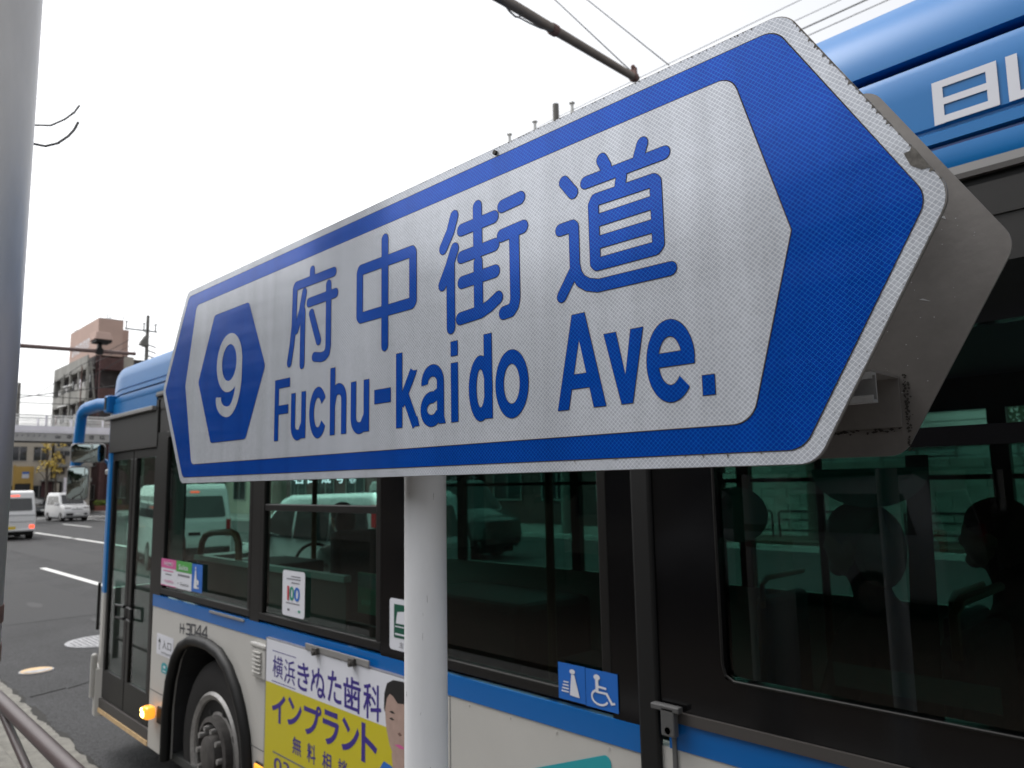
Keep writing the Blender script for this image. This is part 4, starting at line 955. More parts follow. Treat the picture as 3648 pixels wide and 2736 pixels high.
def person_mark(cx, z0, h, w_, parent, m_='print_white', cart=True):
    q = MB(); q.flat([(-cx + 0.008 * w_ * math.cos(a), z0 + h * 0.92 + 0.007 * h / 0.12 * math.sin(a)) for a in [k * PI / 6 for k in range(12)]], B, WS + 0.002)
    q.flat([(-cx - 0.006 * w_, z0 + h * 0.83), (-cx + 0.008 * w_, z0 + h * 0.83), (-cx + 0.024 * w_, z0 + h * 0.05), (-cx - 0.024 * w_, z0 + h * 0.05)], B, WS + 0.0021)
    if cart:
        q.flat([(-cx + 0.02 * w_, z0 + h * 0.45), (-cx + 0.05 * w_, z0 + h * 0.40), (-cx + 0.046 * w_, z0 + h * 0.22), (-cx + 0.026 * w_, z0 + h * 0.22)], B, WS + 0.0022)
        for dx in (0.028, 0.048): q.flat([(-cx + dx * w_ + 0.008 * w_ * math.cos(a), z0 + h * 0.10 + 0.006 * math.sin(a)) for a in [k * PI / 5 for k in range(10)]], B, WS + 0.0023)
    return build('pictogram', q, M[m_], parent, recalc=False)
person_mark(4.395, 1.322, 0.13, 1.0, k3)
# white anniversary sticker with the coloured 100
k4 = plate('anniversary_sticker', 'print_white', 3.352, 3.142, 1.302, 1.505, WS, r=0.016)
for c_, m_, a, b in (('1', 'print_red', 3.304, 3.286), ('0', 'print_tealgreen', 3.282, 3.240), ('0', 'print_blue', 3.238, 3.185)): T(k4, 'numeral', m_, [(c_, (a, b, 1.372, 1.436))], WS + 0.0015, 0.02)
for z, a, b in ((1.478, 3.27, 3.18), (1.466, 3.312, 3.18), (1.450, 3.265, 3.19), (1.358, 3.315, 3.185)): plate('text_line', 'print_grey', a, b, z, z + 0.004, WS + 0.001, k4)
for a, m_ in ((3.30, 'print_grey'), (3.24, 'print_white'), (3.20, 'print_tealgreen')): plate('text_line', m_, a, a - 0.02, 1.325, 1.335, WS + 0.001, k4)
# white framed green sticker half hidden by the post
k5 = plate('green_sticker', 'print_white', 2.478, 2.22, 1.272, 1.460, 0.0045, r=0.014)
plate('sticker_field', 'print_dkgreen', 2.448, 2.25, 1.318, 1.440, 0.0055, k5)
q = MB(); q.flat([(-2.435, 1.370), (-2.30, 1.370), (-2.36, 1.420), (-2.425, 1.412)], B, 0.0062); q.flat([(-2.44, 1.357), (-2.27, 1.357), (-2.27, 1.361), (-2.44, 1.361)], B, 0.0062); build('bus_picture', q, M['print_white'], k5)
T(k5, 'sticker_text', 'print_grey', [('主', (2.415, 2.385, 1.285, 1.305))], 0.0055)
plate('text_line', 'print_white', 2.44, 2.36, 1.328, 1.334, 0.0062, k5)
# stroller and wheelchair stickers by the middle door
k6 = plate('access_sticker', 'print_blue', 1.602, 1.497, 1.254, 1.357, WS); k7 = plate('access_sticker', 'print_blue', 1.495, 1.378, 1.252, 1.356, WS)
q = MB()
def disc(cx, cz, rx, rz, w): q.flat([(-cx + rx * math.cos(a), cz + rz * math.sin(a)) for a in [k * PI / 8 for k in range(16)]], B, w)
disc(1.545, 1.337, 0.011, 0.007, 0.005)
q.flat([(-1.549, 1.329), (-1.537, 1.329), (-1.518, 1.268), (-1.556, 1.270)], B, 0.0052)
for i in range(4): q.flat([(-1.590 + 0.003 * i, 1.276 + i * 0.009), (-1.560, 1.276 + i * 0.009), (-1.560, 1.280 + i * 0.009), (-1.588 + 0.003 * i, 1.280 + i * 0.009)], B, 0.0054)
build('pictogram', q, M['print_white'], k6, recalc=False)
q = MB(); disc(1.452, 1.337, 0.012, 0.008, 0.005)
u_ = union2d([bar((-1.452, 1.330), (-1.452, 1.296), 0.011), bar((-1.454, 1.313), (-1.418, 1.311), 0.006), bar((-1.454, 1.298), (-1.415, 1.298), 0.006), bar((-1.418, 1.299), (-1.398, 1.272), 0.008), bar((-1.400, 1.274), (-1.388, 1.277), 0.006)] + [bar((-1.442 + 0.030 * math.cos(a), 1.284 + 0.020 * math.sin(a)), (-1.442 + 0.030 * math.cos(b), 1.284 + 0.020 * math.sin(b)), 0.006) for a, b in [(math.radians(115 + 22 * i), math.radians(139 + 22 * i)) for i in range(10)]])
lay(u_, B, 0.0052, q); build('pictogram', q, M['print_white'], k7, recalc=False)
# round stickers seen from behind, and a teal rectangle, on the middle door glass
for cy, cz, ry, rz, a0, a1 in ((0.985, 1.80, 0.082, 0.068, 0, 360), (0.665, 1.905, 0.125, 0.085, 180, 360)):
    pts = [(-cy + ry * math.cos(math.radians(a0 + (a1 - a0) * k / 24)), cz + rz * math.sin(math.radians(a0 + (a1 - a0) * k / 24))) for k in range(25 if a1 - a0 < 360 else 24)]
    q = MB(); q.prism(pts, lambda u, v, w: (xd + 0.020 + w, u * -1, v), 0.0, 0.001); build('round_door_sticker', q, M['dullteal'], door2)
q = MB(); q.prism([(0.449, 1.433), (0.769, 1.433), (0.772, 1.483), (0.449, 1.483)], lambda u, v, w: (xd + 0.020 + w, u, v), 0.0, 0.001); build('teal_rectangle', q, M['dullteal'], door2)  # flat teal rectangle behind the lower door pane
q = MB(); q.prism([(0.555, 1.30), (0.615, 1.30), (0.585, 1.93), (0.540, 1.93)], lambda u, v, w: (xd + 0.0215 + w, u, v), 0.0, 0.001); build('door_strip_label', q, M['framegrey'], door2)
# teal graphic low on the side
q = MB(); q.prism(rounded([(-2.02, 0.80), (-1.42, 0.80), (-1.412, 1.140), (-2.02, 0.915)], 0.02), B, 0.0004, 0.0014); build('teal_side_graphic', q, M['print_teal'], bus)
# advertising board
ad = plate('advert_board', 'board_edge', 3.475, 2.20, 0.42, 1.186, 0.0200, th=0.019)
plate('white_field', 'print_white', 3.465, 2.21, 0.992, 1.182, 0.0208, ad); plate('yellow_field', 'print_yellow', 3.465, 2.21, 0.43, 0.9915, 0.0208, ad)
T(ad, 'advert_text', 'print_navy', [('横', (3.398, 3.298, 1.022, 1.118)), ('浜', (3.286, 3.183, 1.013, 1.118))], 0.0216, 0.006)
T(ad, 'advert_text', 'print_navy', [('き', (3.163, 3.058, 1.008, 1.125)), ('ぬ', (3.043, 2.920, 1.004, 1.124)), ('た', (2.903, 2.793, 1.006, 1.132)), ('歯', (2.780, 2.650, 1.000, 1.131)), ('科', (2.632, 2.508, 0.998, 1.131))], 0.0216, 0.014)
T(ad, 'advert_text', 'print_navy', [('イ', (3.398, 3.268, 0.829, 0.955)), ('ン', (3.248, 3.118, 0.843, 0.962)), ('プ', (3.099, 2.950, 0.838, 0.970)), ('ラ', (2.939, 2.809, 0.835, 0.970)), ('ン', (2.790, 2.660, 0.841, 0.968)), ('ト', (2.645, 2.534, 0.832, 0.976))], 0.0216, 0.026)
T(ad, 'advert_text', 'print_navy', [('無', (3.197, 3.117, 0.732, 0.806)), ('料', (3.066, 2.994, 0.729, 0.807)), ('相', (2.939, 2.867, 0.727, 0.804)), ('談', (2.813, 2.742, 0.727, 0.805))], 0.0216, 0.012)
for z in (1.135, 1.001): plate('rule_line', 'print_navy', 3.405, 3.18, z, z + 0.003, 0.0214, ad)
plate('text_line', 'print_grey', 3.38, 2.95, 0.693, 0.700, 0.0214, ad)
T(ad, 'advert_text', 'print_navy', None, 0.0216, 0.01, '03-', (3.367, 3.16, 0.618, 0.680))
# printed portrait on the board: hair, face, features, blue collar
def flatshape(name, m_, pts, w, parent=ad):
    q = MB(); q.flat([(-y, z) for y, z in pts], B, w); return build(name, q, M[m_], parent)
flatshape('portrait_shirt', 'print_blue', [(2.545, 0.70), (2.530, 0.822), (2.490, 0.868), (2.44, 0.862), (2.40, 0.84), (2.34, 0.80), (2.30, 0.84), (2.22, 0.86), (2.22, 0.70)], 0.0212)
flatshape('portrait_neck', 'print_skin', [(2.44, 0.91), (2.43, 0.85), (2.38, 0.81), (2.33, 0.85), (2.31, 0.91)], 0.0214)
flatshape('portrait_hair', 'print_hair', [(2.490, 1.055), (2.488, 1.11), (2.470, 1.15), (2.43, 1.168), (2.37, 1.172), (2.31, 1.165), (2.27, 1.13), (2.262, 1.05), (2.30, 1.02), (2.45, 1.0)], 0.0214)
flatshape('portrait_face', 'print_skin', [(2.482, 1.055), (2.470, 1.095), (2.452, 1.115), (2.43, 1.110), (2.40, 1.090), (2.36, 1.095), (2.30, 1.100), (2.28, 1.06), (2.283, 0.99), (2.31, 0.92), (2.35, 0.885), (2.385, 0.880), (2.42, 0.895), (2.452, 0.935), (2.474, 0.99)], 0.0218)
for y0, y1, z in ((2.455, 2.415, 1.052), (2.455, 2.42, 1.028), (2.36, 2.32, 1.055), (2.36, 2.325, 1.030)): flatshape('portrait_eye', 'print_hair', [(y0, z), ((y0 + y1) / 2, z - 0.004), (y1, z), ((y0 + y1) / 2, z + 0.006)], 0.0222)
flatshape('portrait_mouth', 'print_pink', [(2.42, 0.942), (2.385, 0.935), (2.35, 0.942), (2.385, 0.950)], 0.0222)
flatshape('portrait_nose', 'rust', [(2.400, 0.985), (2.386, 0.978), (2.372, 0.985), (2.386, 0.992)], 0.0222)
q = MB(); q.box(XB - 0.026, XB - 0.0205, 2.588, 3.090, 1.186, 1.213); bk = build('board_bracket', q, M['greytrim'], ad, bevel=0.002)
for y in (2.99, 2.70):
    q = MB(); q.box(XB - 0.040, XB - 0.0205, y - 0.02, y + 0.02, 1.180, 1.208); q.cyl((XB - 0.048, y, 1.186), (XB - 0.0203, y, 1.186), 0.011, n=10)
    build('board_latch', q, M['browntrim'], bk, bevel=0.004)
# big white letters on the roof cove
q = MB(); lt = union2d([bar((-0.4580, 2.6205), (-0.4580, 2.717), 0.020), bar((-0.468, 2.7090), (-0.350, 2.7090), 0.016), bar((-0.466, 2.6690), (-0.352, 2.6690), 0.015), bar((-0.468, 2.6290), (-0.350, 2.6290), 0.016), bar((-0.358, 2.6215), (-0.358, 2.717), 0.020),
                 bar((-0.322, 2.6205), (-0.322, 2.717), 0.020), bar((-0.331, 2.6290), (-0.235, 2.6290), 0.016)])
lay(lt, lambda u, v, w: (XB + 0.0005 + (v - 2.62) * 0.04 - w, -u, v), 0.002, q); build('roof_lettering', q, M['print_white'], bus, recalc=False)
# mirror arm and mirrors ahead of the front corner
q = MB(); q.box(1.66, 1.76, 6.10, 6.19, 2.46, 2.59); mk = build('mirror_bracket', q, M['busblue'], bus, bevel=0.012)
q = MB(); q.box(1.655, 1.6585, 6.125, 6.165, 2.485, 2.575); build('bracket_pivot', q, M['black'], mk)
def ribbon(pts, wy, wx):
    m_ = MB(); rings = []
    for i, p_ in enumerate(pts):
        p_ = Vector(p_); d = (Vector(pts[min(i + 1, len(pts) - 1)]) - Vector(pts[max(i - 1, 0)])).normalized()
        sidev = Vector((1, 0, 0)) - d * d.x; sidev.normalize(); up = d.cross(sidev)
        rings.append([tuple(p_ + sidev * a * wx + up * b * wy) for a, b in ((-1, -0.6), (-0.6, -1), (0.6, -1), (1, -0.6), (1, 0.6), (0.6, 1), (-0.6, 1), (-1, 0.6))])
    return m_.loft(rings)
arm = build('mirror_arm', ribbon([(1.715, 6.14, 2.525), (1.69, 6.40, 2.545), (1.668, 6.64, 2.535), (1.656, 6.70, 2.520), (1.648, 6.73, 2.490), (1.652, 6.76, 2.44), (1.645, 6.80, 2.15), (1.640, 6.81, 2.03)], 0.046, 0.034), M['busblue'], bus, smooth=True)
q = MB(); q.tube([(1.65, 6.79, 2.10), (1.74, 6.74, 2.145), (1.80, 6.66, 2.14), (1.825, 6.60, 2.10), (1.83, 6.55, 2.03)], 0.014, 10); build('mirror_stay', q, M['busblue'], arm, smooth=True)
q = MB(); q.box(1.79, 1.86, 6.44, 6.56, 2.01, 2.05); build('stay_mount', q, M['buswhite'], arm, bevel=0.01)
def mirror(cx, cy, cz, w_, h_, yaw, pitch_, dep):
    c = Vector((cx, cy, cz)); nrm = Vector((math.sin(yaw) * math.cos(pitch_), -math.cos(yaw) * math.cos(pitch_), math.sin(pitch_)))
    rt = nrm.cross(Vector((0, 0, 1))).normalized() * -1; up = rt.cross(nrm).normalized() * -1
    if up.z < 0: up = -up
    fn = lambda u, v, w: tuple(c + rt * u + up * v + nrm * w)
    rr = rounded([(-w_ / 2, -h_ / 2), (w_ / 2, -h_ / 2), (w_ / 2, h_ / 2), (-w_ / 2, h_ / 2)], min(w_, h_) * 0.24, 6)
    q = MB(); rings = []
    for sc_, dd in ((1.0, 0.0), (1.03, -0.012), (1.0, -dep * 0.5), (0.72, -dep)): rings.append([fn(u * sc_, v * sc_, dd) for u, v in rr])
    q.loft(rings); h = build('mirror_head', q, M['greytrim'], arm, smooth=True)
    q = MB(); RC = 0.55
    cv = lambda sc_: [fn(u * sc_, v * sc_, 0.0015 + max(0.0, math.sqrt(RC * RC - (u * sc_) ** 2 - (v * sc_) ** 2) - math.sqrt(RC * RC - (w_ * 0.465) ** 2 - (h_ * 0.465) ** 2))) for u, v in rr]
    q.loft([cv(0.93 - 0.09 * k) for k in range(10)] + [cv(0.02)], caps=False); build('mirror_glass', q, M['mirror'], h, smooth=True)
mirror(1.680, 6.62, 2.180, 0.242, 0.148, -0.30, -0.10, 0.07)
mirror(1.618, 6.62, 1.945, 0.148, 0.262, -0.35, -0.06, 0.07)

# ------------------------------------------------------------------ people in the bus
def skinned(name, m_, joints, edges, parent, sub=2):
    me = bpy.data.meshes.new(name); o0 = ORG.get(parent.name, Vector())
    me.from_pydata([tuple(Vector(j[0]) - o0) for j in joints], edges, [])
    ob = bpy.data.objects.new(name, me); COL.objects.link(ob)
    ob.modifiers.new('skin', 'SKIN'); sb = ob.modifiers.new('sub', 'SUBSURF'); sb.levels = sub; sb.render_levels = sub
    for i, j in enumerate(joints):
        sv = me.skin_vertices[0].data[i]; r = j[1]; sv.radius = r if isinstance(r, tuple) else (r, r); sv.use_root = (i == 0)
    bpy.context.view_layer.update()
    nm = bpy.data.meshes.new_from_object(ob.evaluated_get(bpy.context.evaluated_depsgraph_get()))
    bpy.data.objects.remove(ob); bpy.data.meshes.remove(me)
    nm.materials.clear(); nm.materials.append(m_)
    for p_ in nm.polygons: p_.use_smooth = True
    o2 = bpy.data.objects.new(name, nm); COL.objects.link(o2); o2.parent = parent; ORG[o2.name] = o0
    return o2
def seated(x, y, zs, label, top, hairm, driver=False):
    """seated figure facing +Y; zs = seat height"""
    t = thing('person', label, 'person', (x, y, zs))
    J = [((x, y, zs + 0.10), (0.15, 0.11)), ((x, y - 0.02, zs + 0.32), (0.15, 0.11)), ((x, y - 0.02, zs + 0.50), (0.16, 0.10)), ((x, y - 0.01, zs + 0.60), (0.07, 0.06)), ((x, y + 0.01, zs + 0.67), (0.055, 0.055)), ((x, y + 0.03, zs + 0.76), (0.078, 0.09)), ((x, y + 0.03, zs + 0.84), (0.07, 0.085))]
    E = [(0, 1), (1, 2), (2, 3), (3, 4), (4, 5), (5, 6)]
    for s_ in (-1, 1):
        b = len(J)
        hand = (x + s_ * 0.14, y + 0.42, zs + 0.42) if driver else (x + s_ * 0.10, y + 0.34, zs + 0.17)
        J += [((x + s_ * 0.19, y - 0.02, zs + 0.52), 0.065), ((x + s_ * 0.25, y + 0.05, zs + 0.28), 0.048), (hand, 0.036), ((hand[0], hand[1] + 0.09, hand[2] + 0.01), (0.04, 0.02))]
        E += [(2, b), (b, b + 1), (b + 1, b + 2), (b + 2, b + 3)]
        b = len(J); J += [((x + s_ * 0.10, y + 0.05, zs + 0.09), 0.085), ((x + s_ * 0.12, y + 0.42, zs + 0.10), 0.065), ((x + s_ * 0.12, y + 0.44, zs - 0.28), 0.05), ((x + s_ * 0.12, y + 0.56, zs - 0.34), (0.045, 0.03))]
        E += [(0, b), (b, b + 1), (b + 1, b + 2), (b + 2, b + 3)]
    skinned('body', top, J, E, t)
    q = MB(); q.ball((x, y + 0.045, zs + 0.775), (0.074, 0.09, 0.11), 16, 12); q.ball((x, y + 0.128, zs + 0.765), (0.011, 0.018, 0.022), 8, 6); q.ball((x, y + 0.10, zs + 0.70), (0.03, 0.03, 0.028), 8, 6)
    for s_ in (-1, 1): q.ball((x + s_ * 0.076, y + 0.03, zs + 0.77), (0.012, 0.022, 0.032), 8, 6)
    build('face', q, M['skin'], t, smooth=True)
    q = MB(); q.ball((x, y + 0.018, zs + 0.822), (0.090, 0.105, 0.088), 20, 14); q.ball((x, y - 0.030, zs + 0.765), (0.090, 0.078, 0.125), 18, 12); build('hair' if not driver else 'cap', q, hairm, t, smooth=True)
    return t
seated(3.20, 5.32, 0.85, 'bus driver in white shirt and dark cap at the wheel', M['shirt'], M['black'], True)
seated(2.45, 0.97, 0.90, 'grey haired passenger in dark coat seated behind the middle door glass', M['coat'], M['hairgrey'])
seated(2.92, 0.71, 0.90, 'dark haired passenger in the seat behind the grey haired one', M['coat'], M['hair'])

# ------------------------------------------------------------------ vehicles (built along +x = forward, then turned)
def vehicle(name, label, loc, rz, prof, W, paint, wheels, wr, side_w, rear_w=None, front_w=None, tumble=0.10, zb=0.9, plate_m='platewhite', lit=False, group=None, rear_lamps=None, nose=None, mirrors=None):
    """prof: side outline (x, z) counter-clockwise; windows are (x,z) polygons on the sides or (z0,z1,halfwidth,x-slope) on the ends"""
    t = thing(name, label, 'van' if 'van' in name else 'car', loc, group, rz)
    Lx = [p_[0] for p_ in prof]; H = max(p_[1] for p_ in prof); cx, cz = sum(Lx) / len(Lx), H * 0.5
    def inset(z): return tumble * max(0.0, (z - zb) / (H - zb)) ** 1.2
    q = MB(); rings = []
    prof_r = rounded(prof, 0.09, 3)
    for f_, shrink in ((-1.0, 0.07), (-0.985, 0.03), (-0.94, 0.0), (0.94, 0.0), (0.985, 0.03), (1.0, 0.07)):
        ring = []
        for x_, z_ in prof_r:
            x2 = cx + (x_ - cx) * (1 - shrink / max(abs(x_ - cx), 0.6)); z2 = cz + (z_ - cz) * (1 - shrink / max(abs(z_ - cz), 0.3))
            ring.append((x2, f_ * (W / 2 - inset(z2)), z2))
        rings.append(ring)
    q.loft(rings); body = build('body', q, paint, t, smooth=True)
    for s_ in (-1, 1):
        for poly in side_w:
            q = MB(); q.add([(x_, s_ * (W / 2 - inset(z_) + 0.004), z_) for x_, z_ in poly] + [(x_, s_ * (W / 2 - inset(z_) - 0.02), z_) for x_, z_ in poly], [tuple(range(len(poly)))] + [(i, (i + 1) % len(poly), len(poly) + (i + 1) % len(poly), len(poly) + i) for i in range(len(poly))]); build('side_window', q, M['carglass'], t)
    def endpanel(nm, x_at, z0, z1, h0, h1, m_, proud, par=t):
        q = MB(); a = 1 if proud > 0 else -1
        pts = rounded([(-h0, z0), (h0, z0), (h1, z1), (-h1, z1)], 0.05, 4)
        q.add([(x_at(z_) + proud, y_, z_) for y_, z_ in pts] + [(x_at(z_) - proud * 2, y_, z_) for y_, z_ in pts], [tuple(range(len(pts)))] + [(i, (i + 1) % len(pts), len(pts) + (i + 1) % len(pts), len(pts) + i) for i in range(len(pts))])
        return build(nm, q, m_, par)
    def outline_x(z, back=True):
        xs = []
        for i in range(len(prof)):
            (xa, za), (xb, zb_) = prof[i], prof[(i + 1) % len(prof)]
            if (za - z) * (zb_ - z) <= 0 and abs(za - zb_) > 1e-6: xs.append(xa + (xb - xa) * (z - za) / (zb_ - za))
        return min(xs) if back else max(xs)
    if rear_w: endpanel('rear_window', lambda z: outline_x(z), *rear_w, M['carglass'], -0.012)
    if front_w: endpanel('windscreen', lambda z: outline_x(z, False), *front_w, M['carglass'], 0.012)
    if rear_lamps:
        for (y_, z_, hw, hh, m_) in rear_lamps:
            q = MB(); xx = outline_x(z_); q.box(xx - 0.022, xx + 0.10, y_ - hw, y_ + hw, z_ - hh, z_ + hh); build('tail_lamp', q, M[m_], t, bevel=0.015)
    if nose:
        for nm, m_, y0, y1, z0, z1, pr in nose:
            q = MB(); xx = outline_x((z0 + z1) / 2, False); q.box(xx - 0.12, xx + pr, y0, y1, z0, z1); build(nm, q, M[m_], t, bevel=0.015)
    if rear_w:
        xx = outline_x(zb * 0.75); q = MB(); q.box(xx - 0.014, xx + 0.02, -0.17, 0.17, 0.62, 0.62) if False else None
    for x_ in wheels:
        for s_ in (-1, 1):
            q = MB(); q.cyl((x_, s_ * (W / 2 - 0.20), wr), (x_, s_ * (W / 2 + 0.005), wr), wr, n=22); w_ = build('wheel', q, M['tyre'], t, bevel=0.02)
            q = MB(); q.cyl((x_, s_ * (W / 2 - 0.02), wr), (x_, s_ * (W / 2 + 0.012), wr), wr * 0.6, n=16); build('rim', q, M['chrome'], w_)
    if mirrors:
        for s_ in (-1, 1):
            q = MB(); q.box(mirrors[0] - 0.06, mirrors[0] + 0.06, s_ * (W / 2 - 0.02), s_ * (W / 2 + 0.18), mirrors[1] - 0.08, mirrors[1] + 0.08); build('door_mirror', q, paint, t, bevel=0.03)
    q = MB(); xb = min(Lx); xf = max(Lx); q.box(xb + 0.25, xf - 0.25, -W / 2 + 0.12, W / 2 - 0.12, 0.16, 0.32); build('underbody', q, M['black'], t)
    return t, outline_x
def add_plate(t, x, z, m_, w_=0.33, h_=0.165, back=True, y=0.0):
    s_ = -1 if back else 1
    q = MB(); q.box(x, x + s_ * 0.014, y - w_ / 2, y + w_ / 2, z - h_ / 2, z + h_ / 2); p_ = build('number_plate', q, M[m_], t)
    return p_
# kei van ahead of the bus, brake lamps lit
pv = [(0.0, 0.38), (0.02, 0.30), (3.35, 0.28), (3.40, 0.62), (3.30, 1.05), (2.75, 1.86), (2.5, 1.92), (0.25, 1.92), (0.12, 1.84), (0.02, 0.95)]
t, ox = vehicle('kei_van', 'small white van with lit red brake lamps and yellow plate driving ahead', (6.48, 35.3, 0.0), PI / 2, pv, 1.475, M['carwhite'], (0.62, 2.75), 0.27,
    [[(0.25, 1.12), (1.05, 1.12), (1.05, 1.68), (0.35, 1.68)], [(1.12, 1.12), (1.95, 1.12), (1.95, 1.68), (1.12, 1.68)], [(2.02, 1.12), (2.95, 1.12), (2.6, 1.68), (2.02, 1.68)]],
    rear_w=(1.13, 1.62, 0.60, 0.56), front_w=(1.12, 1.72, 0.62, 0.56), tumble=0.09, zb=0.95, rear_lamps=[(0.60, 0.50, 0.085, 0.065, 'redlamp'), (-0.60, 0.50, 0.085, 0.065, 'redlamp'), (0.0, 1.72, 0.15, 0.022, 'redlamp')])
add_plate(t, -0.012, 0.44, 'plateyellow', y=0.12)
q = MB(); q.box(-0.03, 0.10, -0.70, 0.70, 0.33, 0.42); build('rear_bumper', q, M['carwhite'], t, bevel=0.02)
q = MB(); q.box(-0.004, 0.02, -0.68, 0.68, 0.955, 0.967); q.box(-0.004, 0.02, -0.66, 0.66, 0.70, 0.71); build('tailgate_seam', q, M['print_grey'], t)
# oncoming white car
pc = [(0.0, 0.40), (0.05, 0.24), (3.25, 0.22), (3.39, 0.32), (3.40, 0.62), (3.30, 0.92), (2.72, 1.02), (2.12, 1.70), (1.9, 1.76), (0.25, 1.76), (0.08, 1.60), (0.0, 1.0)]
t, ox = vehicle('compact_car', 'white boxy compact car coming towards the bus in the far lane', (12.62, 56.1, 0.0), -PI / 2 + 0.10, pc, 1.475, M['carwhite'], (0.55, 2.75), 0.28,
    [[(0.3, 1.02), (1.15, 1.02), (1.15, 1.55), (0.35, 1.55)], [(1.22, 1.02), (2.45, 1.02), (2.05, 1.55), (1.22, 1.55)]], rear_w=(1.05, 1.55, 0.58, 0.52), front_w=(1.06, 1.62, 0.64, 0.56), tumble=0.10, zb=0.9,
    nose=[('grille', 'black', -0.32, 0.32, 0.70, 0.745, 0.012), ('lower_intake', 'black', -0.62, -0.22, 0.36, 0.50, 0.010), ('lower_intake', 'black', 0.38, 0.58, 0.38, 0.50, 0.010), ('headlamp', 'chrome', -0.70, -0.36, 0.73, 0.86, 0.0), ('headlamp', 'chrome', 0.36, 0.70, 0.73, 0.86, 0.0), ('badge', 'chrome', -0.05, 0.05, 0.80, 0.85, 0.012), ('number_plate', 'platewhite', -0.12, 0.21, 0.36, 0.52, 0.016)], mirrors=(2.25, 1.05))
# dark car behind it
ps = [(0.0, 0.35), (0.05, 0.22), (4.3, 0.22), (4.4, 0.40), (4.36, 0.70), (3.5, 0.90), (2.75, 1.36), (2.4, 1.42), (1.0, 1.42), (0.35, 1.0), (0.02, 0.92)]
t, ox = vehicle('dark_car', 'dark saloon car following the white compact car', (13.75, 70.5, 0.0), -PI / 2 + 0.04, ps, 1.70, M['carblack'], (0.8, 3.5), 0.31,
    [[(0.9, 0.95), (1.8, 0.95), (1.8, 1.32), (1.2, 1.32)], [(1.88, 0.95), (3.2, 0.95), (2.65, 1.32), (1.88, 1.32)]], front_w=(0.94, 1.36, 0.66, 0.56), tumble=0.16, zb=0.75,
    nose=[('headlamp', 'chrome', -0.80, -0.50, 0.60, 0.70, 0.0), ('headlamp', 'chrome', 0.50, 0.80, 0.60, 0.70, 0.0), ('number_plate', 'platewhite', -0.16, 0.16, 0.38, 0.52, 0.012)], mirrors=(2.9, 0.98))
# white van seen through the bus
pw = [(0.0, 0.42), (0.03, 0.30), (4.55, 0.28), (4.68, 0.50), (4.62, 0.95), (4.0, 1.25), (3.35, 1.92), (3.0, 1.98), (0.22, 1.98), (0.10, 1.86), (0.01, 1.1)]
t, ox = vehicle('white_van', 'large white van in the next lane seen through the bus windows', (6.88, 18.0, 0.0), PI / 2 - 0.17, pw, 1.70, M['carwhite'], (0.95, 3.75), 0.33,
    [[(0.25, 1.22), (1.35, 1.22), (1.35, 1.72), (0.32, 1.72)], [(1.45, 1.22), (2.6, 1.22), (2.6, 1.72), (1.45, 1.72)], [(2.7, 1.22), (3.85, 1.22), (3.4, 1.72), (2.7, 1.72)]],
    rear_w=(1.20, 1.70, 0.70, 0.62), front_w=(1.26, 1.82, 0.74, 0.64), tumble=0.12, zb=1.0, rear_lamps=[(0.76, 0.95, 0.05, 0.20, 'taillamp'), (-0.76, 0.95, 0.05, 0.20, 'taillamp'), (0.0, 1.80, 0.10, 0.022, 'redlamp')])
q = MB(); q.box(-0.06, 0.10, -0.80, 0.80, 0.30, 0.52); build('rear_bumper', q, M['black'], t, bevel=0.03)
q = MB(); q.box(-0.022, 0.0, -0.13, 0.13, 0.80, 0.87); build('tailgate_handle', q, M['black'], t)
add_plate(t, -0.012, 0.68, 'platewhite')
# silver minivan behind it
pm = [(0.0, 0.40), (0.04, 0.26), (4.4, 0.24), (4.55, 0.42), (4.50, 0.80), (3.9, 1.00), (3.1, 1.66), (2.8, 1.74), (0.35, 1.78), (0.18, 1.68), (0.02, 1.0)]
t, ox = vehicle('silver_minivan', 'silver minivan behind the white van seen through the bus windows', (6.75, 8.9, 0.0), PI / 2, pm, 1.72, M['carsilver'], (0.9, 3.6), 0.32,
    [[(0.3, 1.06), (1.35, 1.06), (1.35, 1.58), (0.45, 1.58)], [(1.43, 1.06), (2.45, 1.06), (2.45, 1.58), (1.43, 1.58)], [(2.53, 1.06), (3.7, 1.06), (3.05, 1.58), (2.53, 1.58)]],
    rear_w=(1.10, 1.56, 0.66, 0.58), front_w=(1.04, 1.60, 0.70, 0.60), tumble=0.14, zb=0.95, rear_lamps=[(0.78, 1.45, 0.05, 0.16, 'taillamp'), (-0.78, 1.45, 0.05, 0.16, 'taillamp')], mirrors=(3.3, 1.05))
add_plate(t, -0.012, 0.75, 'platewhite')
t, ox = vehicle('added_dark_van', 'dark van added in the far lane to darken the view through the middle bus windows', (12.7, 18.6, 0.0), -PI / 2, pw, 1.75, M['carblack'], (0.95, 3.75), 0.33,  # van added to darken what shows through the middle windows
    [[(0.25, 1.22), (1.35, 1.22), (1.35, 1.72), (0.32, 1.72)], [(1.45, 1.22), (2.6, 1.22), (2.6, 1.72), (1.45, 1.72)], [(2.7, 1.22), (3.85, 1.22), (3.4, 1.72), (2.7, 1.72)]], rear_w=(1.20, 1.70, 0.70, 0.62), front_w=(1.26, 1.82, 0.74, 0.64), tumble=0.12, zb=1.0)
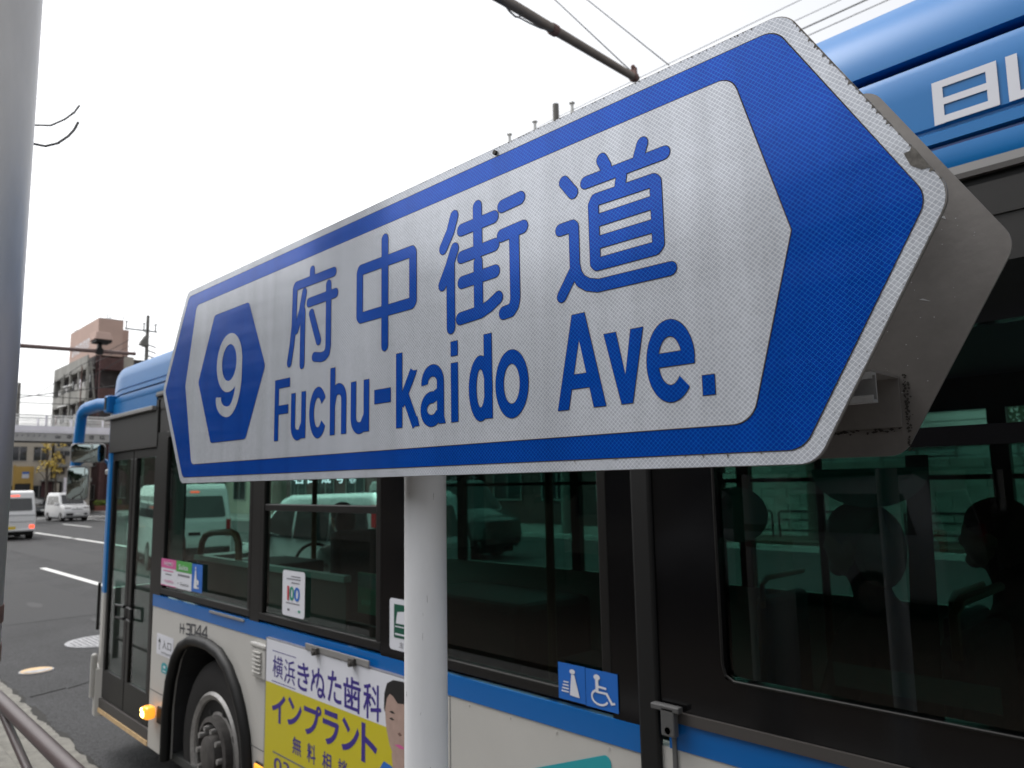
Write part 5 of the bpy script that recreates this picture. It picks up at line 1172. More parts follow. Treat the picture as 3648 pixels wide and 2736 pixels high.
# parked silver car on the near side (seen only as a reflection in the glass)
t, ox = vehicle('parked_car', 'silver hatchback parked on the forecourt, mirrored in the bus glass', (-7.2, 3.0, 0.11), PI / 2, [(x * 0.95, z) for x, z in pm], 1.68, M['carsilver'], (0.85, 3.4), 0.31,
    [[(0.3, 1.06), (1.35, 1.06), (1.35, 1.55), (0.45, 1.55)], [(1.43, 1.06), (3.4, 1.06), (2.85, 1.55), (1.43, 1.55)]], rear_w=(1.10, 1.56, 0.66, 0.58), front_w=(1.04, 1.58, 0.70, 0.60), tumble=0.14, zb=0.95, rear_lamps=[(0.78, 1.0, 0.05, 0.13, 'taillamp'), (-0.78, 1.0, 0.05, 0.13, 'taillamp')])

# ------------------------------------------------------------------ footbridge
fb = thing('footbridge', 'white railed pedestrian footbridge crossing the road ahead', 'footbridge', (7.0, 56.2, 0.0))
q = MB(); q.box(-6, 27, 55.0, 55.12, 5.02, 5.545); q.box(-6, 27, 57.1, 57.22, 5.02, 5.545); build('girder', q, M['bridgegrey'], fb)
q = MB(); q.box(-6, 27, 54.96, 55.15, 5.5455, 5.60); q.box(-6, 27, 54.98, 55.02, 5.60, 6.0); q.box(-6, 27, 57.2, 57.24, 5.60, 6.0); build('side_panel', q, M['bridgewhite'], fb)
q = MB(); q.box(-6, 27, 54.955, 54.98, 5.655, 5.675); build('panel_line', q, M['bridgerail'], fb)
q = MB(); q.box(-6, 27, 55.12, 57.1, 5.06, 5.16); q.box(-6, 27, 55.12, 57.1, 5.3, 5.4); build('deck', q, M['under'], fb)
def bar_row(y):
    q = MB(); x = -6.0
    while x < 27: q.box(x - 0.011, x + 0.011, y - 0.011, y + 0.011, 6.0, 6.62); x += 0.13
    o = build('baluster', q, M['bridgerail'], fb); o['kind'] = 'stuff'
    q = MB(); q.box(-6, 27, y - 0.03, y + 0.03, 6.62, 6.69); q.box(-6, 27, y - 0.02, y + 0.02, 6.48, 6.51); q.box(-6, 27, y - 0.02, y + 0.02, 6.08, 6.11); build('handrail', q, M['bridgerail'], fb)
bar_row(55.0); bar_row(57.22)
for i in range(18):
    for y in (54.99, 57.23): q = MB(); q.box(-6 + i * 1.94 - 0.06, -6 + i * 1.94 + 0.06, y - 0.035, y + 0.035, 6.0, 6.70); build('rail_post', q, M['bridgewhite'], fb)
for x in (-4.5, 23.5):
    q = MB(); q.box(x - 0.5, x + 0.5, 55.5, 56.7, -0.1, 5.06); build('pier', q, M['concrete'], fb)
q = MB(); put_text(q, [(c_, (12.0 + i * 0.645, 12.34 + i * 0.645, 5.19, 5.47)) for i, c_ in enumerate('御幸歩道橋')], lambda u, v, w: (u, 55.0 - w, v), 0.006, 0.012); build('bridge_name', q, M['print_dark'], fb, recalc=False)
q = MB(); rnd = random.Random(9)
for i in range(7):
    x = 9.55 + i * 0.30
    lay(union2d([bar((x, 5.30 + rnd.uniform(0, .14)), (x + 0.17, 5.30 + rnd.uniform(0, .14)), 0.022), bar((x + rnd.uniform(0.03, .13), 5.28), (x + rnd.uniform(0.03, .13), 5.46), 0.022), bar((x + 0.02, 5.29), (x + 0.16, 5.40), 0.018)]), lambda u, v, w: (u, 55.0 - w, v), 0.006, q)
build('bridge_subtitle', q, M['print_grey'], fb, recalc=False)

# ------------------------------------------------------------------ tall building behind the bridge
tb = thing('apartment_building', 'weathered grey apartment block topped by a plain brown tower', 'building', (24.0, 87.0, 0.0))
q = MB(); q.box(20.63, 22.88, 80.0, 90.4, 14.95, 18.6); q.box(22.885, 23.7, 81.0, 90.0, 14.95, 17.9); build('tower', q, M['tower'], tb)
q = MB(); q.box(20.66, 22.86, 80.02, 90.3, 18.605, 18.66); build('tower_coping', q, M['rc_grey'], tb)
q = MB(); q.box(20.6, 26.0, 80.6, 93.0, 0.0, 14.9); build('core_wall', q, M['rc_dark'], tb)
for k in range(5):
    z = 13.75 - k * 3.05
    q = MB(); q.box(19.88, 20.02, 80.3, 93.0, z, z + 1.15); build('balcony_parapet', q, M['rc_grey'], tb)
    q = MB(); q.box(19.9, 20.6, 80.3, 93.0, z - 0.16, z - 0.002); build('floor_slab', q, M['rc_grey'], tb)
    for i in range(4):
        y = 81.4 + i * 3.1; q = MB(); q.box(20.585, 20.61, y, y + 1.5, z - 2.1, z - 0.4); w_ = build('window', q, M['window'], tb)
        q = MB(); q.box(20.575, 20.59, y + 0.72, y + 0.78, z - 2.1, z - 0.4); build('sash', q, M['greytrim'], w_)
for y in (80.35, 83.4, 86.6, 89.8, 92.9):
    q = MB(); q.box(19.9, 20.15, y - 0.12, y + 0.12, 0.0, 13.75); build('column', q, M['rc_grey'], tb)
q = MB(); q.box(19.9, 26.0, 92.95, 93.15, 0.0, 14.85); build('end_wall', q, M['rc_grey'], tb)
# steel escape stair on the end wall
q = MB(); q.box(20.7, 20.82, 79.3, 79.42, 0, 15.0); q.box(22.74, 22.86, 79.3, 79.42, 0, 15.0); q.box(20.7, 20.82, 80.4, 80.52, 0, 15.0); st_ = build('escape_stair', q, M['maroon'], tb)
for k in range(5):
    z = 13.5 - k * 3.0
    q = MB(); q.box(20.82, 22.74, 79.3, 80.5, z, z + 0.12); q.box(20.82, 22.74, 79.32, 79.36, z + 0.12, z + 1.15); build('landing', q, M['maroon'], st_)
    q = MB()
    for i in range(14): q.box(20.95 + i * 0.13, 20.97 + i * 0.13, 79.27, 79.30, z + 0.12, z + 1.15)
    build('landing_rail', q, M['rust'], st_)
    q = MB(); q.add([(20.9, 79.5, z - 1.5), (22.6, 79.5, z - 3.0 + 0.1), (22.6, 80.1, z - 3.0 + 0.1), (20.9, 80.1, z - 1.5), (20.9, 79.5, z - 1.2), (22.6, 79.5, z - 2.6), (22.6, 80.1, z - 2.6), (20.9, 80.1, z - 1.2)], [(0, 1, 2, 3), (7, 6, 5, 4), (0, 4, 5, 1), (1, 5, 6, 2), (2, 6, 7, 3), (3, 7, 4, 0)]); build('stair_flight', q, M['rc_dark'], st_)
q = MB(); q.add([(20.05, 80.2, 14.6), (20.2, 80.2, 14.6), (20.75, 80.2, 10.6), (20.6, 80.2, 10.6), (20.05, 80.35, 14.6), (20.2, 80.35, 14.6), (20.75, 80.35, 10.6), (20.6, 80.35, 10.6)], [(0, 1, 2, 3), (7, 6, 5, 4), (0, 4, 5, 1), (1, 5, 6, 2), (2, 6, 7, 3), (3, 7, 4, 0)]); build('drain_chute', q, M['rc_grey'], tb)
q = MB(); q.box(22.9, 23.95, 79.9, 80.58, 0.0, 15.0); build('end_wall', q, M['beige'], tb)
q = MB(); rnd = random.Random(2)
for i in range(9):
    y = 84.0 + i * 0.58 if False else 89.2 - i * 0.72
    zz = 15.9 + 0.02 * i; P2 = [bar((y, zz + 0.0), (y - 0.12, zz + 1.0), 0.14), bar((y - 0.38, zz), (y - 0.45, zz + 1.0), 0.13)]
    if i % 2 == 0: P2.append(bar((y + 0.05, zz + 0.9), (y - 0.5, zz + 0.9), 0.14))
    if i % 3 == 0: P2.append(bar((y, zz + 0.08), (y - 0.45, zz + 0.08), 0.14))
    lay(union2d(P2), lambda u, v, w: (20.625 - w, u, v), 0.01, q)
build('wall_lettering', q, M['print_white'], tb, recalc=False)
for x, y, zt in ((21.9, 82, 19.6), (22.15, 82, 19.4), (22.9, 80.3, 19.2), (20.75, 88.5, 18.9)):
    q = MB(); q.cyl((x, y, 17.8), (x, y, zt), 0.03, n=6); q.cyl((x - 0.35, y, zt - 0.25), (x + 0.35, y, zt - 0.25), 0.02, n=6); build('antenna', q, M['wire'], tb)
q = MB(); q.box(20.05, 20.2, 86.2, 87.4, 6.9, 9.0); build('hung_cloth', q, M['bridgewhite'], tb)
rnd = random.Random(77)
for k in range(4):
    for i in range(4):
        z = 13.75 - (k + 1) * 3.05 + 1.2; y = 81.2 + i * 3.1 + rnd.uniform(0, 0.8)
        q = MB(); q.box(20.1, 20.45, y, y + 0.8, z, z + 0.6); build('air_conditioner', q, M['bridgegrey'], tb)
        if rnd.random() < 0.6: q = MB(); q.box(20.02, 20.06, y + 1.0, y + 1.0 + rnd.uniform(0.5, 1.2), z - 0.1, z + 0.9); build('laundry', q, M[rnd.choice(['bridgewhite', 'rust', 'siding'])], tb)
for y in (81.9, 86.0, 88.6): q = MB(); q.cyl((19.84, y, 0), (19.84, y, 14.0), 0.05, n=8); build('drain_pipe', q, M['rust'] if y < 82 else M['rc_grey'], tb)
for x, z, y in ((19.6, 12.35, 86.5), (19.5, 10.4, 88.0)):
    q = MB(); q.cyl((x, y - 2.5, z), (x, y + 1.0, z + 0.1), 0.07, n=8); build('laundry_pole', q, M['insul'], tb)

# ------------------------------------------------------------------ houses and shops
def house(name, label, x0, x1, y0, y1, h, wall, face, roof=True, win=(3, 2), cat='building', door=False, gable=False, wm='window'):
    t = thing(name, label, cat, ((x0 + x1) / 2, (y0 + y1) / 2, 0.0))
    q = MB(); q.box(x0, x1, y0, y1, 0.0, h); build('wall', q, M[wall], t)
    q = MB()
    if gable:
        xm = (x0 + x1) / 2; e = 0.45; hh = (x1 - x0) * 0.28
        q.add([(x0 - e, y0 - e, h - 0.1), (xm, y0 - e, h + hh), (x1 + e, y0 - e, h - 0.1), (x0 - e, y1 + e, h - 0.1), (xm, y1 + e, h + hh), (x1 + e, y1 + e, h - 0.1)], [(0, 1, 4, 3), (1, 2, 5, 4), (0, 2, 1), (3, 4, 5), (0, 3, 5, 2)])
    else: q.box(x0 - 0.12, x1 + 0.12, y0 - 0.12, y1 + 0.12, h, h + 0.22)
    build('roof', q, M['rooftile' if gable else 'rc_grey'], t)
    nc, nf = win; fx = x0 if face < 0 else x1; sg = face
    for f_ in range(nf):
        fh = h / nf
        for c_ in range(nc):
            cy = y0 + (y1 - y0) * (c_ + 0.5) / nc; ww = (y1 - y0) / nc * 0.28; z0 = f_ * fh + fh * 0.36; z1 = f_ * fh + fh * 0.78
            q = MB(); q.box(fx + sg * 0.0, fx + sg * 0.05, cy - ww - 0.06, cy + ww + 0.06, z0 - 0.06, z0); q.box(fx, fx + sg * 0.05, cy - ww - 0.06, cy + ww + 0.06, z1, z1 + 0.06); q.box(fx, fx + sg * 0.05, cy - ww - 0.06, cy - ww, z0, z1); q.box(fx, fx + sg * 0.05, cy + ww, cy + ww + 0.06, z0, z1); q.box(fx, fx + sg * 0.045, cy - 0.03, cy + 0.03, z0, z1)
            w_ = build('window', q, M['greytrim'], t); q = MB(); q.box(fx - sg * 0.01, fx + sg * 0.02, cy - ww, cy + ww, z0, z1); build('pane', q, M[wm], w_)
    # end wall facing the camera (low y)
    for f_ in range(nf):
        fh = h / nf
        for c_ in range(2):
            cx = x0 + (x1 - x0) * (c_ + 0.5) / 2; z0 = f_ * fh + fh * 0.4; z1 = f_ * fh + fh * 0.75
            q = MB(); q.box(cx - 0.5, cx + 0.5, y0 - 0.03, y0 + 0.02, z0, z1); w_ = build('window', q, M[wm], t); q = MB(); q.box(cx - 0.03, cx + 0.03, y0 - 0.045, y0 - 0.03, z0, z1); q.box(cx - 0.56, cx + 0.56, y0 - 0.05, y0 - 0.03, z0 - 0.07, z0); build('window_frame', q, M['greytrim'], w_)
    return t
# cream shop with ochre front (under the bridge, left)
t = house('shop_building', 'cream building with an ochre shop front and a blue and white poster', 12.2, 15.2, 70.4, 82, 6.2, 'cream', -1, win=(3, 2))
q = MB(); q.box(12.75, 13.99, 70.2, 70.38, 2.5, 3.85); sf = build('shop_front', q, M['shopyellow'], t)
q = MB(); q.box(13.20, 13.66, 70.17, 70.199, 2.92, 3.40); po = build('poster', q, M['print_white'], sf); q = MB(); q.box(13.20, 13.66, 70.15, 70.169, 3.27, 3.42); build('poster_head', q, M['print_blue'], po)
q = MB(); q.box(12.78, 13.80, 70.25, 70.38, 0.2, 2.5); build('shop_opening', q, M['interiordark'], t); q = MB(); q.box(13.81, 14.0, 70.18, 70.38, 0.0, 2.5); q.box(12.62, 12.745, 70.18, 70.38, 0.0, 3.95); build('shop_pier', q, M['shopyellow'], t)
# grey building in the middle, beige canopy
t = house('office_building', 'grey building with dark recessed balconies under the footbridge', 15.42, 18.2, 70.6, 84, 6.8, 'beige', -1, win=(4, 2))
for z in (1.95, 3.2, 4.5): q = MB(); q.box(15.40, 18.2, 70.2, 70.58, z + 0.62, z + 0.95); build('balcony_parapet', q, M['rc_grey'], t)
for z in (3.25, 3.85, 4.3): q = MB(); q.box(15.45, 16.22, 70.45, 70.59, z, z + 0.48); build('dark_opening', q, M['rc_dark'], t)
q = MB(); q.box(14.5, 15.38, 69.6, 70.5, 2.66, 2.78); build('canopy', q, M['rc_grey'], t)
q = MB(); q.box(14.6, 15.36, 70.3, 70.5, 0.1, 2.64); build('entrance', q, M['maroonwall'], t)
sgn_ = thing('standing_sign', 'narrow pale yellow standing sign with dark frame by the grey building', 'sign', (15.5, 69.5, 0.1))
q = MB(); q.box(15.24, 15.80, 69.45, 69.6, 0.11, 2.62); build('frame', q, M['black'], sgn_, bevel=0.04); q = MB(); q.box(15.30, 15.66, 69.42, 69.449, 0.9, 2.50); build('sign_face', q, M['cream'], sgn_)
sgn_ = thing('standing_sign', 'pale blue white banner sign next to the yellow standing sign', 'sign', (16.05, 69.3, 0.1))
q = MB(); q.box(15.92, 16.2, 69.27, 69.33, 0.6, 2.95); build('sign_face', q, M['bridgewhite'], sgn_); q = MB(); q.cyl((16.05, 69.35, 0.11), (16.05, 69.35, 3.0), 0.025, n=8); build('pole', q, M['galv'], sgn_)
house('maroon_building', 'dark maroon building behind the bus mirrors', 19.35, 27.0, 73.0, 79.0, 5.9, 'maroonwall', -1, win=(2, 2))
mb_ = bpy.data.objects['maroon_building']
for x in (19.5, 20.1, 20.9, 21.8, 22.8): q = MB(); q.box(x - 0.07, x + 0.07, 72.85, 72.99, 0.1, 5.8); build('pilaster', q, M['maroon'], mb_)
# far side row beyond the bus
house('siding_house', 'pale house with horizontal siding across the road', 22.6, 30, -1.0, 12.5, 6.6, 'siding', -1, win=(4, 2), gable=True)
sh = bpy.data.objects['siding_house']
for i in range(26):
    z = 0.5 + i * 0.235; q = MB(); q.box(22.57, 22.60, -1.0, 12.5, z, z + 0.2); build('siding_board', q, M['siding'], sh)
house('corner_house', 'dark red two storey house far across the road left of the siding house', 23, 31, 14, 26, 6.4, 'maroonwall', -1, win=(4, 2), gable=True)
house('brown_shop', 'brown shop building further up the far side', 22.4, 30, 28, 44, 7.5, 'maroonwall', -1, win=(5, 2))
house('pale_block', 'pale three storey block beside the footbridge', 22.4, 30, 46, 62, 9.0, 'cream', -1, win=(5, 3))
house('yard_house', 'pale house far back on the far side', 23, 31, -16, -3.2, 6.4, 'cream', -1, win=(4, 2), gable=True)
# near side row (mirrored in sign and bus glass)
house('near_house', 'cream house behind the near pavement', -19, -10.5, 4, 13, 6.0, 'cream', 1, win=(3, 2), gable=True)
house('shutter_house', 'grey house with a siding front behind the parked car', -19, -10.8, -7, 2.6, 5.6, 'siding', 1, win=(3, 2), gable=True)
house('near_block', 'beige block further along the near pavement', -20, -9.5, 16, 30, 7.6, 'beige', 1, win=(4, 2))
house('near_shop', 'brown building far along the near pavement', -20, -8.5, 33, 52, 8.5, 'maroonwall', 1, win=(5, 2))
house('hill_house', 'cream house well behind the near pavement', -20, -11, -22, -9, 6.2, 'cream', 1, win=(3, 2), gable=True)

# block wall, fence and planting on the far pavement
bw = thing('block_wall', 'pale concrete block wall across the road behind the bus', 'wall', (21.4, 4.0, 0.11))
q = MB(); q.box(21.37, 21.43, -9.0, 12.4, 0.11, 2.25); build('mortar_core', q, M['concrete'], bw)
bm_ = None
for r in range(9):
    for c_ in range(27):
        y = -8.9 + c_ * 0.80 + (0.4 if r % 2 else 0); 
        if bm_ is None:
            q = MB(); q.box(21.33, 21.47, y, y + 0.78, 0.12 + r * 0.24, 0.12 + r * 0.24 + 0.225); bm_ = build('block', q, M['block'], bw); y_0 = y
        else:
            o = bm_.copy(); COL.objects.link(o); o.location = (0, y - y_0, r * 0.24); o.parent = bw
fr_ = thing('street_fence', 'low black pipe fence on the far pavement by the tree', 'fence', (20.0, 10.0, 0.11))
for y0, y1 in ((8.45, 10.3), (10.5, 12.4), (5.0, 7.0)):
    q = MB(); q.tube([(20, y0, 0.11), (20, y0, 0.90), (20, y0 + 0.06, 0.95), (20, y1 - 0.06, 0.95), (20, y1, 0.90), (20, y1, 0.11)], 0.03, 8); q.tube([(20, y0, 0.42), (20, y1, 0.42)], 0.02, 6); q.tube([(20, y0, 0.72), (20, y1, 0.72)], 0.02, 6); build('fence_bay', q, M['black'], fr_, smooth=True)
q = MB(); q.box(18.9, 20.9, 4.0, 13.5, 0.11, 0.22); o = build('planting_strip', q, M['soil'], None); o['kind'] = 'structure'

# ------------------------------------------------------------------ trees and plants
def leafcloud(mb, c, r, n, size, rnd, shell=0.45):
    for _ in range(n):
        while True:
            d = Vector((rnd.uniform(-1, 1), rnd.uniform(-1, 1), rnd.uniform(-1, 1)))
            if shell < d.length <= 1.0: break
        p_ = Vector((c[0] + d.x * r[0], c[1] + d.y * r[1], c[2] + d.z * r[2])); a = Vector((rnd.gauss(0, 1), rnd.gauss(0, 1), rnd.gauss(0, 1))).normalized(); b = a.orthogonal().normalized(); k = size * rnd.uniform(0.6, 1.4)
        mb.add([p_ - a * k, p_ + b * k * 0.5, p_ + a * k, p_ - b * k * 0.5], [(0, 1, 2, 3)])
def tree(name, label, x, y, h, cr, leafm, seed, dens=1.0, z0=0.11, size=0.10, group=None, trunk_r=0.16, sparse=False):
    rnd = random.Random(seed); t = thing(name, label, 'tree', (x, y, z0), group)
    q = MB(); th = h * 0.5; top = (x + rnd.uniform(-0.3, 0.3), y + rnd.uniform(-0.3, 0.3), z0 + h * 0.82)
    q.tube([(x, y, z0 - 0.05), (x + 0.04, y, z0 + th * 0.5), (x - 0.03, y + 0.05, z0 + th), top], [trunk_r, trunk_r * 0.8, trunk_r * 0.62, trunk_r * 0.15], 12); build('trunk', q, M['bark'], t, smooth=True)
    lc = MB(); nb = 11
    for i in range(nb):
        a = 2 * PI * i / nb + rnd.uniform(-0.3, 0.3); zz = z0 + h * rnd.uniform(0.36, 0.80); rr = cr * rnd.uniform(0.55, 1.0) * (1.0 - 0.5 * max(0, (zz - z0) / h - 0.5))
        e = (x + rr * math.cos(a), y + rr * math.sin(a), zz + rnd.uniform(0.3, 0.9)); q = MB(); q.tube([(x, y, zz - 0.5), ((x + e[0]) / 2, (y + e[1]) / 2, (zz - 0.5 + e[2]) / 2 + 0.12), e], [trunk_r * 0.3, trunk_r * 0.18, 0.015], 6); build('limb', q, M['bark'], t)
        leafcloud(lc, e, (cr * 0.42, cr * 0.42, cr * 0.36), int(240 * dens), size, rnd, 0.1)
        leafcloud(lc, ((x + e[0]) / 2, (y + e[1]) / 2, e[2]), (cr * 0.36, cr * 0.36, cr * 0.3), int(90 * dens), size, rnd, 0.1)
    leafcloud(lc, (x, y, z0 + h * 0.86), (cr * 0.5, cr * 0.5, h * 0.16), int(300 * dens), size, rnd, 0.1)
    build('crown', lc, M[leafm], t, recalc=False); return t
tree('ginkgo_tree', 'thin ginkgo with sparse yellow leaves between cream and grey buildings', 14.35, 67.5, 6.6, 0.75, 'leafyellow', 3, 0.075, size=0.11, trunk_r=0.12)
tree('ginkgo_tree', 'second thin yellow ginkgo farther up by the grey building', 15.3, 69.0, 5.9, 0.55, 'leafyellow', 5, 0.05, size=0.10, trunk_r=0.10)
tree('street_tree', 'dark trunked roadside tree seen through the bus door glass', 19.7, 9.1, 7.5, 2.4, 'leafdark', 8, 0.8, trunk_r=0.24, size=0.13)
tree('street_tree', 'second dark roadside tree across the road nearer the middle door', 19.7, 3.6, 7.2, 2.2, 'leafdark', 9, 0.8, trunk_r=0.26, size=0.13)
tree('garden_tree', 'round green tree behind the near pavement', -8.6, 3.2, 6.0, 2.2, 'leafgreen', 12, 1.0, size=0.13)
tree('garden_tree', 'taller green tree behind the near pavement further along', -9.2, 14.5, 7.2, 2.6, 'leafdark', 13, 1.0, size=0.14)
tree('garden_tree', 'dark tree beside the grey siding fronted house', -8.8, -5.5, 6.4, 2.3, 'leafdark', 14, 1.0, size=0.13)
pl = thing('brick_planter', 'low red brick planter in front of the maroon building', 'planter', (20.2, 72.0, 0.1))
for r in range(3):
    for i in range(12):
        q = MB(); q.box(18.95 + i * 0.235 + (0.11 if r % 2 else 0), 18.95 + i * 0.235 + 0.225 + (0.11 if r % 2 else 0), 71.9, 72.1, 0.1 + r * 0.15, 0.1 + r * 0.15 + 0.14); build('brick', q, M['brickred'], pl)
q = MB(); q.box(18.97, 21.8, 72.1, 72.8, 0.1, 0.55); build('soil', q, M['soil'], pl)
sb_ = thing('shrub', 'bright lime shrub in the red brick planter', 'shrub', (19.5, 72.4, 0.55))
q = MB(); rnd = random.Random(21)
for cx in (19.25, 19.6, 20.0, 20.5, 21.0): leafcloud(q, (cx, 72.4, 0.78), (0.28, 0.25, 0.26), 130, 0.07, rnd, 0.0)
build('foliage', q, M['leaflime'], sb_, recalc=False)
q = MB()
for cx in (19.25, 19.6, 20.0, 20.5): q.tube([(cx, 72.4, 0.5), (cx + 0.05, 72.4, 0.9)], 0.02, 6)
build('stems', q, M['bark'], sb_)
g = MB(); g.box(-30, -1.9, -60, 120, 0.1105, 0.16); o = build('planting_bank', g, M['soil']); o['kind'] = 'structure'
lab = ['dark tree on the soil bank nearest the bus door', 'dark tree on the soil bank opposite the bus front', 'dark tree on the soil bank behind the street sign', 'dark tree on the soil bank beyond the parked car', 'dark tree at the far end of the soil bank', 'dark tree on the soil bank ahead of the bus', 'dark tree on the soil bank behind the camera', 'dark tree on the soil bank level with the middle door', 'last dark tree far up the soil bank']
for i, (x, y, h) in enumerate(((-6.2, 9.0, 4.6), (-6.8, 13.0, 5.2), (-5.6, -1.2, 4.2), (-6.6, 18.0, 5.6), (-7.4, 30.0, 6.2), (-7.0, 24.0, 5.8), (-6.0, -9.5, 5.0), (-6.4, 5.6, 4.3), (-8.0, 38.0, 6.5))):
    tree('bank_tree', lab[i], x, y, h, 2.1, 'leafdark', 40 + i, 0.9, size=0.14, group='dark trees on the near soil bank', trunk_r=0.13)
# ------------------------------------------------------------------ overhead: arms, poles, wires
ca = thing('camera_mast', 'brown horizontal mast arm with a roofed traffic camera over the road', 'mast', (0.9, 20.0, 0.11))
q = MB(); q.tube([(0.9, 20, 5.12), (3.6, 20, 5.20), (6.03, 20, 5.262)], [0.058, 0.052, 0.044], 14); build('arm', q, M['armmaroon'], ca, smooth=True)
q = MB(); q.cyl((0.9, 20, 0.11), (0.9, 20, 6.2), 0.09, 0.075, n=18); build('mast', q, M['armmaroon'], ca, smooth=True)
q = MB(); q.box(5.16, 5.24, 19.93, 20.07, 5.29, 5.47); q.box(5.13, 5.27, 19.92, 20.08, 5.17, 5.31); build('camera_bracket', q, M['black'], ca, bevel=0.008)
q = MB(); q.add([(5.03, 19.72, 5.50), (5.42, 19.72, 5.50), (5.42, 20.25, 5.50), (5.03, 20.25, 5.50), (5.06, 19.80, 5.69), (5.38, 19.80, 5.69), (5.38, 20.25, 5.72), (5.06, 20.25, 5.72)], [(3, 2, 1, 0), (4, 5, 6, 7), (0, 1, 5, 4), (1, 2, 6, 5), (2, 3, 7, 6), (3, 0, 4, 7)]); cb = build('camera_hood', q, M['tower'], ca, bevel=0.012)
q = MB(); q.box(5.06, 5.41, 19.74, 20.2, 5.44, 5.499); build('camera_body', q, M['black'], cb, bevel=0.01)
oa = thing('lamp_mast', 'long bronze painted lamp arm reaching over the road above the sign', 'lamp arm', (-0.6, 6.0, 0.11))
q = MB(); q.tube([(-0.6, 6, 7.40), (2.0, 6, 7.50), (5.7, 6, 7.58), (8.30, 6, 7.548)], [0.078, 0.074, 0.066, 0.052], 18); build('arm', q, M['armbrown'], oa, smooth=True)
q = MB(); q.cyl((-0.6, 6, 0.11), (-0.6, 6, 7.6), 0.12, 0.09, n=20); build('mast', q, M['armbrown'], oa, smooth=True)
q = MB(); q.tube([(5.55, 6, 7.52), (5.70, 5.97, 7.49), (5.78, 5.96, 7.43), (5.86, 5.96, 7.41), (5.93, 5.97, 7.435), (5.98, 5.98, 7.50)], 0.012, 8); q.tube([(5.93, 5.97, 7.435), (6.10, 5.96, 7.43), (6.30, 5.95, 7.44), (6.55, 5.97, 7.52)], 0.010, 8); build('cable', q, M['wire'], oa, smooth=True)
q = MB(); q.cyl((6.53, 6, 7.565), (6.62, 6, 7.565), 0.075, n=16); q.cyl((8.20, 6, 7.551), (8.26, 6, 7.55), 0.068, n=16); q.box(8.21, 8.25, 5.95, 6.05, 7.56, 7.68); q.ball((8.22, 6, 7.70), 0.035, 8, 6); build('arm_clamp', q, M['rust'], oa)
def wire(name, label, pts, r, sag=0.0, group='overhead wires'):
    q = MB(); out = []
    for i in range(len(pts) - 1):
        a, b = Vector(pts[i]), Vector(pts[i + 1]); n = 1 if sag == 0 else 16
        for k in range(n): 
            f_ = k / n; p_ = a.lerp(b, f_); p_.z -= sag * 4 * f_ * (1 - f_); out.append(p_)
    out.append(Vector(pts[-1])); q.tube(out, r, 6); o = build(name, q, M['wire'], None); return tag(o, label, 'wire', group)
wire('overhead_wire', 'thin wire rising left from the lamp arm tip', [(8.25, 6.0, 7.60), (8.28, 7.5, 9.52), (8.0, 9.4, 12.2)], 0.010)
wire('overhead_wire', 'thin wire rising steeply from behind the sign top edge', [(8.98, 5.9, 7.98), (9.09, 7.5, 9.89), (8.7, 8.5, 11.1)], 0.010)
for lab, z, x, r in (('topmost of the wires crossing above the bus roof', 15.22, 19.5, 0.011), ('middle wire crossing above the bus roof', 14.68, 19.5, 0.010), ('lowest wire crossing just above the bus roof', 14.08, 19.5, 0.013), ('heavy cable passing just behind the sign top', 11.5, 15.0, 0.016)):
    wire('overhead_wire', lab, [(x, -30, z), (x, 18.0, z), (x, 60, z - 0.6)], r, 0.12)
# utility poles
def upole(x, y, h, label, arms=2):
    t = thing('utility_pole', label, 'utility pole', (x, y, 0.1), 'utility poles along the road')
    q = MB(); q.cyl((x, y, 0.1), (x, y, h), 0.21, 0.12, n=14); build('shaft', q, M['polegrey'], t, smooth=True)
    return t
t = upole(19.5, 17.8, 15.75, 'utility pole whose tip shows above the middle of the sign')
q = MB(); q.box(19.44, 19.56, 16.6, 20.6, 14.95, 15.05); build('crossarm', q, M['armbrown'], t)
for y in (17.0, 18.9, 20.3): q = MB(); q.cyl((19.5, y, 15.05), (19.5, y, 15.45), 0.06, n=8); q.ball((19.5, y, 15.48), (0.12, 0.12, 0.05), 8, 6); build('insulator', q, M['insul'], t)
t = upole(19.05, 60.6, 15.2, 'tall utility pole with transformer and crossarms above the bus roof')
q = MB(); q.box(17.4, 19.7, 60.45, 60.55, 13.92, 14.02); build('crossarm', q, M['wire'], t)
for x in (17.5, 18.75, 19.6): q = MB(); q.cyl((x, 60.5, 14.02), (x, 60.5, 14.5), 0.05, n=8); q.ball((x, 60.5, 14.52), (0.10, 0.10, 0.07), 8, 6); build('insulator', q, M['wire'], t)
q = MB(); q.add([(18.45, 60.3, 12.85), (19.0, 60.3, 12.7), (19.0, 60.3, 13.5), (18.85, 60.3, 13.6), (18.45, 60.8, 12.85), (19.0, 60.8, 12.7), (19.0, 60.8, 13.5), (18.85, 60.8, 13.6)], [(0, 1, 2, 3), (7, 6, 5, 4), (0, 4, 5, 1), (1, 5, 6, 2), (2, 6, 7, 3), (3, 7, 4, 0)]); build('transformer', q, M['polegrey'], t, bevel=0.05)
for z in (12.9, 12.45, 12.05): q = MB(); q.tube([(19.1, 60.5, z), (19.55, 60.5, z - 0.12), (19.7, 60.5, z - 0.2)], 0.05, 8); build('side_insulator', q, M['wire'], t)
q = MB(); q.box(18.9, 20.6, 60.45, 60.55, 11.55, 11.68); q.ball((19.3, 60.4, 11.3), (0.28, 0.2, 0.25), 10, 8); build('lower_arm', q, M['wire'], t)
upole(12.75, 71.0, 10.6, 'thin utility pole beside the near grey pole, left of the tower')
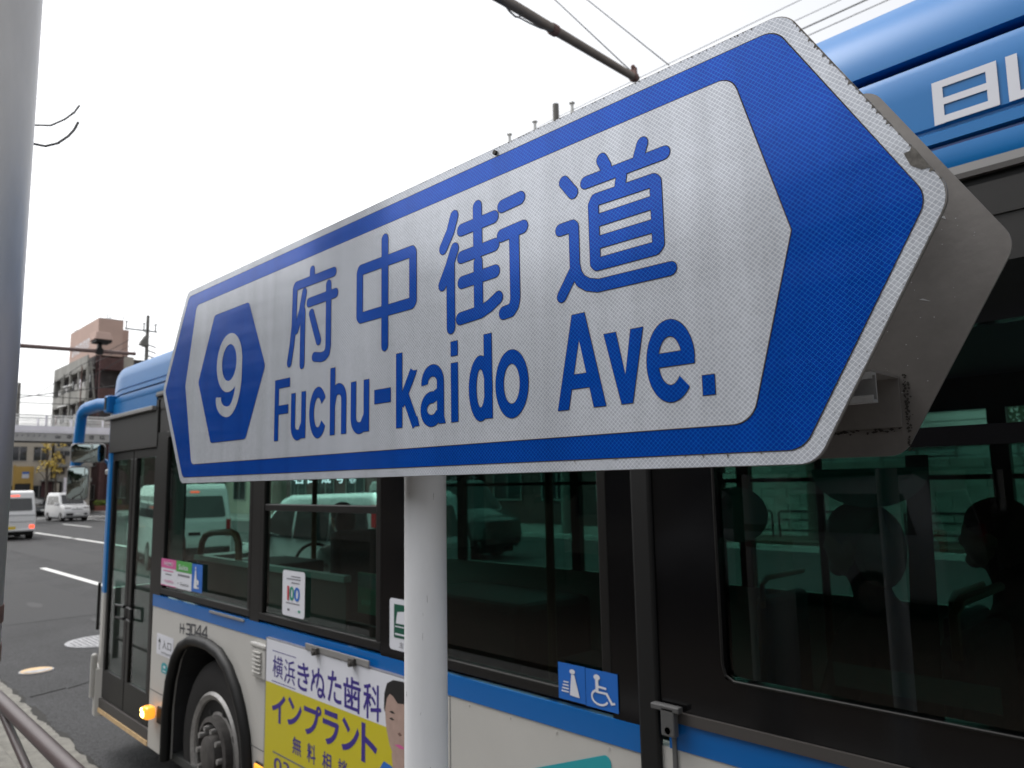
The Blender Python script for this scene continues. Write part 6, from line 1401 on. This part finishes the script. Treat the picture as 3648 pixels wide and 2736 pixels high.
for lab, pts in (('high street wire left of the tower', [(9.0, 50.0, 6.9), (13.6, 50, 6.95), (24, 50, 7.3)]), ('second street wire left of the tower', [(6.9, 40, 6.05), (8.55, 40, 6.42), (12, 40, 7.1)]), ('lowest street wire above the footbridge', [(8.5, 50, 7.35), (14.0, 50, 7.30), (24, 50, 7.5)]),
                 ('slanting wire across the brown tower', [(19.0, 60.5, 14.0), (14.5, 60.5, 10.8), (12.0, 60.5, 8.6)]), ('lower slanting wire across the brown tower', [(19.1, 60.5, 13.0), (16.5, 60.5, 11.0), (13.0, 60.5, 8.3)]),
                 ('wire leaving the transformer pole to the right', [(19.2, 60.5, 14.4), (26, 58, 17.0), (34, 56, 20)])):
    wire('street_wire', lab, pts, 0.022, 0.0, 'street wires by the footbridge')
wire('service_cable', 'upper thick curved cable right of the grey pole', [(1.9, 12, 7.05), (2.13, 12, 7.07), (2.33, 12, 7.13), (2.5, 12, 7.28), (2.62, 12, 7.43), (2.68, 12, 7.56)], 0.016, 0, 'service cables by the grey pole')
wire('service_cable', 'lower thick curved cable right of the grey pole', [(1.9, 12, 6.79), (2.13, 12, 6.79), (2.28, 12, 6.80), (2.43, 12, 6.89), (2.56, 12, 7.04), (2.63, 12, 7.16), (2.68, 12, 7.30)], 0.020, 0, 'service cables by the grey pole')
wire('service_wire', 'thin wire trailing from the upper curved cable', [(2.68, 12, 7.56), (2.89, 12, 7.51), (3.08, 12, 7.47), (3.22, 12, 7.44), (3.45, 12, 7.49)], 0.005, 0, 'service wires by the grey pole')
wire('service_wire', 'thin wire trailing from the lower curved cable', [(2.66, 12, 7.20), (2.87, 12, 7.21), (3.13, 12, 7.25), (3.45, 12, 7.36)], 0.005, 0, 'service wires by the grey pole')
wire('service_wire', 'thin wire crossing above the curved cables', [(2.0, 12, 7.47), (2.37, 12, 7.46), (2.62, 12, 7.41), (2.86, 12, 7.41)], 0.004, 0, 'service wires by the grey pole')
wire('service_wire', 'thin wire dropping below the curved cables', [(2.43, 12, 6.89), (2.58, 12, 6.85), (2.76, 12, 6.75)], 0.004, 0, 'service wires by the grey pole')
